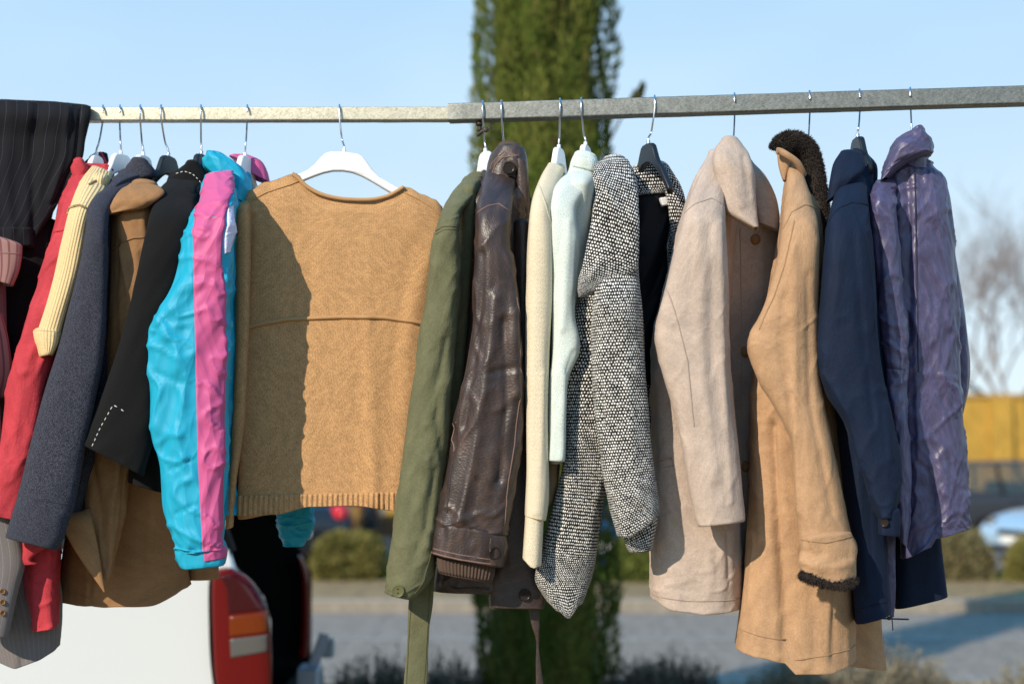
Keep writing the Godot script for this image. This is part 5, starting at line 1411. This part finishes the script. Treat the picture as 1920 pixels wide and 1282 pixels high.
func car(called: String, label: String, at: Vector3, yaw: float, paint: Material, o := {}) -> void:
	var t := thing(called, label, "car", at, "cars parked across the road")
	t.rotation.y = deg_to_rad(yaw)
	var L: float = o.get("len", 4.3)
	var yr: float = o.get("roof", 1.45)
	var yb: float = o.get("belt", 0.93)
	var est: float = o.get("estate", 0.0)
	# body: sections from tail to nose
	var secs := [[-0.5, 0.62, 0.40, 0.72], [-0.492, 0.86, 0.30, 0.80], [-0.46, yb - 0.01, 0.22, 0.86], [-0.36, yb + 0.02, 0.20, 0.875], [-0.1, yb + 0.01, 0.19, 0.88], [0.12, yb - 0.01, 0.19, 0.88], [0.22, yb - 0.03, 0.20, 0.88], [0.36, 0.86, 0.20, 0.865], [0.44, 0.78, 0.21, 0.83], [0.483, 0.68, 0.24, 0.77], [0.497, 0.58, 0.30, 0.68], [0.5, 0.50, 0.36, 0.60]]
	var v := PackedVector3Array()
	var cols := 33
	for q in secs:
		for i in cols:
			var th := TAU * i / 32.0
			var e := 0.42
			var cy: float = (q[1] + q[2]) / 2.0
			var hy: float = (q[1] - q[2]) / 2.0
			v.append(Vector3(q[0] * L, cy + hy * signf(sin(th)) * pow(absf(sin(th)), e), q[3] * signf(cos(th)) * pow(absf(cos(th)), e)))
	var st := SurfaceTool.new()
	st.begin(Mesh.PRIMITIVE_TRIANGLES)
	st.append_from(grid_mesh(v, PackedVector2Array(), cols, secs.size(), true), 0, Transform3D.IDENTITY)
	var cap := Soup.new()
	for e in [0, secs.size() - 1]:
		var mid := Vector3(secs[e][0] * L, (secs[e][1] + secs[e][2]) / 2.0, 0)
		for i in 32:
			cap.tri(mid, v[e * cols + i], v[e * cols + i + 1])
	st.append_from(cap.mesh(), 0, Transform3D.IDENTITY)
	local("body", st.commit(), paint, t)
	# greenhouse
	var ab := Vector3(0.20 * L, yb - 0.02, 0.72)
	var at_ := Vector3(0.045 * L, yr - 0.06, 0.57)
	var cb := Vector3(-0.44 * L, yb, 0.72)
	var ct := Vector3((-0.27 - 0.12 * est) * L, yr - 0.07, 0.57)
	var flip := Vector3(1, 1, -1)
	for s in 2:
		var w := Vector3(1, 1, 1) if s == 0 else flip
		local("pillar", tube([ab * w, at_ * w], 0.035, 7), paint, t)
		local("pillar", tube([cb * w, ct * w], 0.05, 7), paint, t)
		var f1 := [0.36, 0.70]
		var prev_b := ab
		var prev_t := at_
		for k in 3:
			var nb := ab.lerp(cb, f1[k]) if k < 2 else cb
			var nt := at_.lerp(ct, f1[k]) if k < 2 else ct
			var wi := local("side_window", pane(prev_b.lerp(nb, 0.03) * w, prev_t.lerp(nt, 0.03) * w, prev_t.lerp(nt, 0.97) * w, prev_b.lerp(nb, 0.97) * w), o.get("glass", M.see_through), t)
			if k < 2:
				local("pillar", tube([nb * w, nt * w], 0.032, 7), M.trim, t)
			prev_b = nb
			prev_t = nt
			if k < 2:
				local("door_handle", slab(prev_b.x + 0.06, prev_b.x + 0.20, 0.80, 0.825, 0.875 * w.z, 0.895 * w.z, 0.005), paint, t)
		local("mirror", slab(ab.x - 0.12, ab.x - 0.02, yb, yb + 0.13, 0.80 * w.z, 0.97 * w.z, 0.03), paint, t)
	local("windscreen", pane(ab, at_, at_ * flip, ab * flip), o.get("glass", M.see_through), t)
	local("rear_window", pane(cb * flip, ct * flip, ct, cb), o.get("glass", M.see_through), t)
	var rf := PackedVector3Array()
	for j in 9:
		var f := j / 8.0
		var p := at_.lerp(ct, f)
		for i in 13:
			var s := i / 6.0 - 1.0
			rf.append(Vector3(p.x, p.y + 0.07 * (1.0 - pow(absf(s), 4.0)) * (0.55 + 0.45 * sin(PI * f)) - 0.005, s * 0.60))
	local("roof", grid_mesh(rf, PackedVector2Array(), 13, 9), paint, t)
	for k in 2:
		local("seat", slab(-0.02 * L - k * 0.95, 0.06 * L - k * 0.95, 0.4, 1.12, -0.55, -0.12, 0.06), M.trim, t)
		local("seat", slab(-0.02 * L - k * 0.95, 0.06 * L - k * 0.95, 0.4, 1.12, 0.12, 0.55, 0.06), M.trim, t)
	# wheels
	for x in [-0.31 * L, 0.315 * L]:
		for s in [-1.0, 1.0]:
			var xf := Transform3D(Basis(Vector3(1, 0, 0), PI / 2 * s), Vector3(x, 0.30, 0.80 * s))
			var ty := local("wheel", lathe([Vector2(0.17, 0.09), Vector2(0.27, 0.10), Vector2(0.30, 0.07), Vector2(0.305, -0.05), Vector2(0.28, -0.1), Vector2(0.15, -0.1)], 24, xf), M.tyre, t)
			local("wheel_disc", lathe([Vector2(0.0001, 0.075), Vector2(0.05, 0.085), Vector2(0.15, 0.07), Vector2(0.185, 0.095), Vector2(0.19, 0.08)], 20, xf), M.rim_metal, ty)
	# lamps, grille, plates
	for s in [-1.0, 1.0]:
		var hx := Transform3D(Basis.from_euler(Vector3(0, -0.5 * s, 0)), Vector3(0.458 * L, 0.66, 0.60 * s))
		var sp := SphereMesh.new()
		sp.radius = 0.5
		sp.height = 1.0
		sp.radial_segments = 20
		sp.rings = 10
		var st2 := SurfaceTool.new()
		st2.begin(Mesh.PRIMITIVE_TRIANGLES)
		st2.append_from(sp, 0, hx * Transform3D(Basis.from_scale(Vector3(0.22, 0.17, 0.34)), Vector3.ZERO))
		local("headlight", st2.commit(), M.lamp_clear, t)
		var st3 := SurfaceTool.new()
		st3.begin(Mesh.PRIMITIVE_TRIANGLES)
		st3.append_from(sp, 0, Transform3D(Basis.from_scale(Vector3(0.16, 0.30, 0.30)), Vector3(-0.478 * L, 0.80, 0.66 * s)))
		local("tail_light", st3.commit(), M.lamp_bright, t)
	local("grille", slab(0.492 * L, 0.503 * L, 0.52, 0.60, -0.34, 0.34, 0.01), M.trim, t)
	local("air_intake", slab(0.485 * L, 0.502 * L, 0.30, 0.40, -0.55, 0.55, 0.02), M.trim, t)
	local("number_plate", slab(0.502 * L, 0.507 * L, 0.42, 0.52, -0.26, 0.26, 0.002), M.plate, t)
	local("number_plate", slab(-0.506 * L, -0.499 * L, 0.52, 0.63, -0.26, 0.26, 0.002), M.plate, t)

func build_cars() -> void:
	M.lamp_bright = stuff_mat(Color(0.80, 0.04, 0.07), 0.15, {"coat": 1.0})
	var silver := stuff_mat(Color(0.66, 0.76, 0.83), 0.3, {"metal": 0.35, "coat": 0.8})
	var grey := stuff_mat(Color(0.22, 0.23, 0.25), 0.45, {"metal": 0.2, "coat": 0.2})
	var dark := stuff_mat(Color(0.10, 0.12, 0.15), 0.3, {"coat": 0.8})
	var blue := stuff_mat(Color(0.16, 0.36, 0.60), 0.3, {"coat": 0.8})
	car("parked_car", "pale silver-blue car with its nose towards the road", Vector3(8.75, -0.25, -20.0), 205, silver)
	car("parked_car", "dark grey estate car seen from the side in front of the yellow wall", Vector3(9.1, -0.25, -23.6), 0, grey, {"len": 4.6, "estate": 1.0, "belt": 0.95, "roof": 1.47})
	car("parked_car", "dark car showing one round red tail light under the brown sweater's hem", Vector3(-3.15, -0.25, -21.3), 94, dark, {"glass": M.glass})
	car("parked_car", "black car parked against the yellow wall beyond the hedge", Vector3(-4.35, -0.25, -24.6), 180, dark, {"glass": M.glass, "len": 4.2, "estate": 1.0})
	car("parked_car", "blue car half hidden by the cypress and the tweed coat's sleeve", Vector3(1.55, -0.25, -20.0), 262, blue, {"glass": M.glass})

func build_wall() -> void:
	var t := thing("yellow_wall", "long yellow painted wall behind the parked cars", "wall", Vector3(0, -0.25, -26.5))
	part("wall_face", slab(-34, 34, -0.3, 2.34, -26.9, -26.5), M.yellow_wall, t)
	part("coping", slab(-34.05, 34.05, 2.341, 2.42, -26.95, -26.45, 0.01), M.coping, t)
	part("plinth", slab(-34, 34, -0.3, 0.10, -26.499, -26.46), stuff_mat(Color(0.50, 0.36, 0.25), 0.9), t)
	for k in 12:
		part("pier", slab(-33 + k * 6.0, -32.6 + k * 6.0, -0.3, 2.338, -26.499, -26.38, 0.01), M.yellow_wall, t)

func build_van() -> void:
	var zn := -4.8
	var zf := -6.45
	var t := thing("white_van", "white van with its tailgate open and a tall red tail light", "van", Vector3(-2.9, 0.1, -5.6))
	var low := PackedVector2Array([Vector2(-0.86, 0.36), Vector2(-0.82, 0.55), Vector2(-0.822, 0.98), Vector2(-0.874, 1.09), Vector2(-0.945, 1.155), Vector2(-0.965, 1.22), Vector2(-4.3, 1.20), Vector2(-4.55, 1.10), Vector2(-5.15, 0.98), Vector2(-5.3, 0.75), Vector2(-5.3, 0.38)])
	for s in 2:
		var z := zn if s == 0 else zf
		part("side_panel", prism(low, 0.03, 0.012, Transform3D(Basis.IDENTITY, Vector3(0.0 if s == 0 else -0.11, 0, z + (-0.03 if s == 0 else 0.03)))), M.van_white, t)
		part("interior_lining", prism(PackedVector2Array([Vector2(-0.86, 0.30), Vector2(-0.80, 0.55), Vector2(-0.80, 0.99), Vector2(-0.855, 1.10), Vector2(-0.93, 1.17), Vector2(-0.95, 1.23), Vector2(-4.2, 1.18), Vector2(-5.0, 0.9), Vector2(-5.1, 0.30)]), 0.012, 0.002, Transform3D(Basis.IDENTITY, Vector3(-0.03 if s == 0 else -0.10, 0, z + (-0.076 if s == 0 else 0.076)))), M.cabin_dark, t)
		var g := part("side_window", prism(PackedVector2Array([Vector2(-1.03, 1.222), Vector2(-1.20, 1.70), Vector2(-3.4, 1.70), Vector2(-4.2, 1.222)]), 0.01, 0.002, Transform3D(Basis.IDENTITY, Vector3(0, 0, z + (-0.07 if s == 0 else 0.07)))), M.glass, t)
		part("rear_pillar", tube([Vector3(-0.99, 1.20, z + (-0.06 if s == 0 else 0.06)), Vector3(-1.18, 1.72, z + (-0.08 if s == 0 else 0.08))], 0.045, 8), M.trim, t)
	part("roof", slab(-3.5, -1.15, 1.70, 1.79, zf + 0.05, zn - 0.05, 0.03), M.van_white, t)
	part("bonnet", slab(-5.28, -4.25, 0.96, 1.06, zf + 0.04, zn - 0.04, 0.03), M.van_white, t)
	part("windscreen", pane(Vector3(-3.5, 1.72, zn - 0.1), Vector3(-4.3, 1.15, zn - 0.1), Vector3(-4.3, 1.15, zf + 0.1), Vector3(-3.5, 1.72, zf + 0.1)), M.glass, t)
	part("load_floor", slab(-5.1, -0.88, 0.36, 0.50, zf + 0.09, zn - 0.09), M.cabin_dark, t)
	part("seat_back", slab(-2.2, -2.0, 0.50, 1.3, zf + 0.12, zn - 0.12, 0.05), M.cabin_dark, t)
	part("rear_bumper", slab(-0.98, -0.84, 0.38, 0.58, zf + 0.05, zn + 0.0, 0.04), M.trim, t)
	var gate := part("tailgate", prism(PackedVector2Array([Vector2(-1.16, 1.80), Vector2(-0.30, 1.98), Vector2(-0.10, 1.94), Vector2(-0.12, 1.89), Vector2(-0.32, 1.92), Vector2(-1.15, 1.74)]), 0.72, 0.02, Transform3D(Basis.IDENTITY, Vector3(0, 0, (zn + zf) / 2))), M.trim, t)
	for z in [zn - 0.0, zf + 0.0]:
		for x in [-1.55, -4.35]:
			var sg := 1.0 if z == zn else -1.0
			var xf := Transform3D(Basis(Vector3(1, 0, 0), PI / 2 * sg), Vector3(x, 0.41, z - 0.06 * sg))
			var w := part("wheel", lathe([Vector2(0.18, 0.09), Vector2(0.28, 0.10), Vector2(0.305, 0.07), Vector2(0.31, -0.05), Vector2(0.28, -0.1), Vector2(0.15, -0.1)], 28, xf), M.tyre, t)
			part("wheel_disc", lathe([Vector2(0.0001, 0.075), Vector2(0.05, 0.085), Vector2(0.15, 0.07), Vector2(0.185, 0.095), Vector2(0.19, 0.08)], 20, xf), M.rim_metal, w)
	# the near tail light
	var dl := 4.80 - rail_depth(460)
	var rows := [[404, 1071, 438, 1066], [398, 1082, 462, 1080], [396, 1100, 482, 1102], [396, 1130, 499, 1132], [397, 1170, 506, 1170], [399, 1220, 509, 1220], [402, 1265, 510, 1265], [410, 1300, 509, 1300], [424, 1332, 505, 1332]]
	var lamp := cloth(t, "tail_light", M.lamp_red, rows, {"d": dl, "hd": 0.05, "n": 3.0, "amp": [0, 1, 1, 0], "cell": 0.01})
	var ln: Node3D = lamp.get_meta("node")
	ln.set_meta("label", "tall red tail light with amber and clear lenses")
	patch(ln, "amber_lens", M.lamp_amber, lamp, [[430, 1153, 498, 1145], [430, 1172, 499, 1164], [431, 1190, 500, 1182]], 0.003)
	patch(ln, "clear_lens", M.lamp_clear, lamp, [[431, 1195, 500, 1187], [432, 1212, 500, 1203], [433, 1229, 500, 1218]], 0.003)
	patch(ln, "upper_lens", M.lamp_dark, lamp, [[412, 1078, 440, 1072], [424, 1100, 478, 1102], [426, 1124, 494, 1120], [428, 1147, 500, 1139]], 0.003)
	part("lamp_gasket", tube(smooth_path([P(402, 1068, 4.79), P(394, 1095, 4.79), P(394, 1170, 4.79), P(397, 1240, 4.79), P(406, 1300, 4.79), P(424, 1340, 4.79)]), 0.006, 7), M.trim, t)
	var far := cloth(t, "tail_light", M.lamp_red, [[556, 1045, 566, 1045], [560, 1070, 577, 1070], [562, 1100, 581, 1100], [562, 1150, 582, 1150], [560, 1200, 580, 1200], [558, 1230, 577, 1230]], {"d": 6.31 - rail_depth(560), "hd": 0.04, "amp": [0, 1, 1, 0], "cell": 0.012})
	(far.get_meta("node") as Node3D).set_meta("label", "far tail light seen as a thin red edge")

func build_trestle() -> void:
	var d := 5.7
	var t := thing("folded_trestle", "grey metal folding stand leaning by the open van", "stand", on_ground(590, 1520, 0.1) * Vector3(0, 0, 0) + Vector3(P(590, 1282, d).x, 0.1, -d))
	for q in [[[604, 1188, 578, 1258], 0.0], [[612, 1190, 588, 1260], 0.03]]:
		var a := P(q[0][0], q[0][1], d + q[1])
		var b := P(q[0][2], q[0][3], d + q[1])
		part("rail", square_tube(a, b, 0.011, 0.003), M.alu, t)
	part("back_plate", slab(P(604, 1200, d + 0.1).x, P(626, 1200, d + 0.1).x, P(600, 1232, d + 0.1).y, P(600, 1197, d + 0.1).y, -d - 0.12, -d - 0.08, 0.006), M.grey_board, t)
	part("box", slab(P(558, 1200, d).x, P(600, 1200, d).x, 0.55, P(558, 1250, d).y, -d - 0.1, -d + 0.05, 0.008), M.alu, t)
	for x in [562, 598, 612, 622]:
		var p := P(x, 1240, d + (0.1 if x > 600 else 0.0))
		part("leg", square_tube(Vector3(p.x, 0.1, p.z), p, 0.009, 0.002), M.iron if x > 600 else M.alu, t)

func build_plants() -> void:
	var tones := [Color(0.15, 0.14, 0.04), Color(0.24, 0.21, 0.07), Color(0.24, 0.24, 0.12)]
	var gh := "clipped hedges along the parking lot"
	var a := on_ground(632, 1105, 0.09)
	leafy_mound("hedge", "clipped olive hedge between the white van and the olive jacket", Vector3(a.x, 0.09, -15.2), Vector3(0.37, 0.46, 0.35), 7000, tones, 3.2, gh)
	var dry := [Color(0.13, 0.12, 0.06), Color(0.24, 0.20, 0.10), Color(0.26, 0.22, 0.14)]
	leafy_mound("hedge", "dry brownish bush below the purple jacket beside the silver car", Vector3(P(1785, 1100, 15.2).x, 0.09, -15.2), Vector3(0.42, 0.52, 0.35), 6000, dry, 2.4, gh)
	leafy_mound("hedge", "small green bush between the cypress and the taupe coat", Vector3(P(1205, 1100, 15.0).x, 0.09, -15.0), Vector3(0.34, 0.46, 0.3), 5000, [Color(0.10, 0.13, 0.03), Color(0.17, 0.19, 0.05), Color(0.20, 0.24, 0.10)], 2.5, gh)
	leafy_mound("hedge", "small olive bush growing right in front of the silver-blue car", Vector3(P(1935, 1100, 14.8).x, 0.09, -14.9), Vector3(0.2, 0.42, 0.2), 2500, tones, 2.3, gh)
	var dk := [Color(0.055, 0.054, 0.042), Color(0.13, 0.122, 0.09)]
	var lt := [Color(0.17, 0.15, 0.10), Color(0.30, 0.27, 0.19)]
	var spots := [[690, 7.4, 0.22, 0.42, 0], [790, 7.1, 0.26, 0.50, 0], [865, 7.5, 0.20, 0.36, 0], [1200, 7.4, 0.2, 0.42, 0], [1265, 7.6, 0.22, 0.40, 0], [1480, 7.6, 0.22, 0.36, 1], [1575, 7.4, 0.28, 0.45, 1], [1665, 7.7, 0.26, 0.44, 1], [1760, 7.8, 0.2, 0.22, 1], [1905, 7.0, 0.24, 0.42, 1]]
	var lab := ["dark twiggy shrub beside the folding metal stand", "dark twiggy shrub under the olive jacket's belt", "dark twiggy shrub between the olive belt and the cypress", "grey twiggy shrub close beside the cypress, towards the taupe coat", "grey twiggy shrub below the taupe coat's hem", "low tan shrub in the gap between the taupe and tan coats", "pale dry shrub under the tan coat", "pale dry shrub below the gap between tan and navy coats", "low dry shrub at the road edge below the navy coat", "pale grey shrub on the near verge, in line with the silver-blue car"]
	for i in spots.size():
		var s: Array = spots[i]
		var c: Array = lt if s[4] == 1 else dk
		var p := P(s[0], 1282, s[1])
		twiggy_shrub(lab[i], Vector3(p.x, 0.1, p.z), s[2] * 1.15, s[3], 210, c[0], c[1])
	bare_tree("leafless tree with spreading branches beyond the purple jacket", Vector3(10.6, -0.25, -29.5), 7.6, 0.10, 5, Vector3(-0.35, 0, 0))
	bare_tree("thin leafless tree far behind, between the brown sweater and the cypress", Vector3(-1.9, -0.25, -32.0), 7.6, 0.07, 5)

# ------------------------------------------------------------------ everything
func _ready() -> void:
	rng.seed = 20240
	nz.noise_type = FastNoiseLite.TYPE_SIMPLEX_SMOOTH
	nz.frequency = 1.0
	nz.fractal_octaves = 2
	nz.seed = 3
	nz2.noise_type = FastNoiseLite.TYPE_SIMPLEX_SMOOTH
	nz2.frequency = 0.6
	nz2.fractal_octaves = 2
	nz2.seed = 9
	# camera
	var cam := Camera3D.new()
	cam.name = "camera"
	var lens := CameraAttributesPhysical.new()
	lens.frustum_focal_length = 12.0 / (641.0 / F)
	lens.frustum_focus_distance = 2.98
	lens.exposure_aperture = 2.0
	lens.frustum_far = 900.0
	lens.frustum_near = 0.05
	cam.attributes = lens
	cam.fov = rad_to_deg(2.0 * atan(641.0 / F))
	cam.near = 0.05
	cam.far = 900.0
	add_child(cam)
	cam.position = EYE
	cam.rotation = Vector3(PITCH, 0, 0)
	cam.current = true
	# sky and sun
	var cov := Image.create(512, 256, false, Image.FORMAT_RGBA8)
	for y in 256:
		for x in 512:
			var el := (0.5 - (y + 0.5) / 256.0) * PI
			var az := TAU * x / 512.0
			var p := Vector3(cos(az) * cos(el), sin(el) * 2.6, sin(az) * cos(el))
			var c := clampf(0.12 + 0.55 * nz.get_noise_3d(p.x * 3.0, p.y * 3.0, p.z * 3.0) + 0.3 * nz.get_noise_3d(p.x * 9.0, p.y * 9.0, p.z * 9.0), 0.0, 1.0)
			cov.set_pixel(x, y, Color(1, 1, 1, c * 0.35 if el > 0.0 else 0.0))
	var sm := ProceduralSkyMaterial.new()
	sm.sky_top_color = Color(0.21, 0.62, 0.88)
	sm.sky_horizon_color = Color(0.845, 0.905, 0.925)
	sm.sky_curve = 0.35
	sm.ground_bottom_color = Color(0.42, 0.39, 0.35)
	sm.ground_horizon_color = Color(0.66, 0.66, 0.66)
	sm.sky_cover = ImageTexture.create_from_image(cov)
	sm.sky_cover_modulate = Color(0.5, 0.5, 0.5)
	sm.sun_angle_max = 2.0
	var sky := Sky.new()
	sky.sky_material = sm
	var env := Environment.new()
	env.background_mode = Environment.BG_SKY
	env.sky = sky
	env.tonemap_mode = Environment.TONE_MAPPER_LINEAR
	env.tonemap_exposure = 1.25
	env.sdfgi_enabled = true
	env.ssao_enabled = true
	env.ssil_enabled = true
	var we := WorldEnvironment.new()
	we.name = "world_environment"
	we.environment = env
	add_child(we)
	var sun := DirectionalLight3D.new()
	sun.name = "sun"
	sun.light_color = Color(1.0, 0.945, 0.86)
	sun.light_energy = 1.3
	sun.light_angular_distance = 0.5
	sun.shadow_enabled = true
	add_child(sun)
	var az := deg_to_rad(39.0)
	var el := deg_to_rad(30.0)
	sun.look_at_from_position(Vector3.ZERO, Vector3(sin(az) * cos(el), -sin(el), -cos(az) * cos(el)))
	make_textures()
	make_materials()
	M.fur_hair = stuff_mat(Color(1, 1, 1), 0.6, {"vcol": true, "rim": 0.3})
	build_ground()
	build_wall()
	build_van()
	build_cypress()
	build_cars()
	build_rail()
	build_hangers()
	build_clothes_a()
	build_clothes_b()
	build_trestle()
	build_plants()
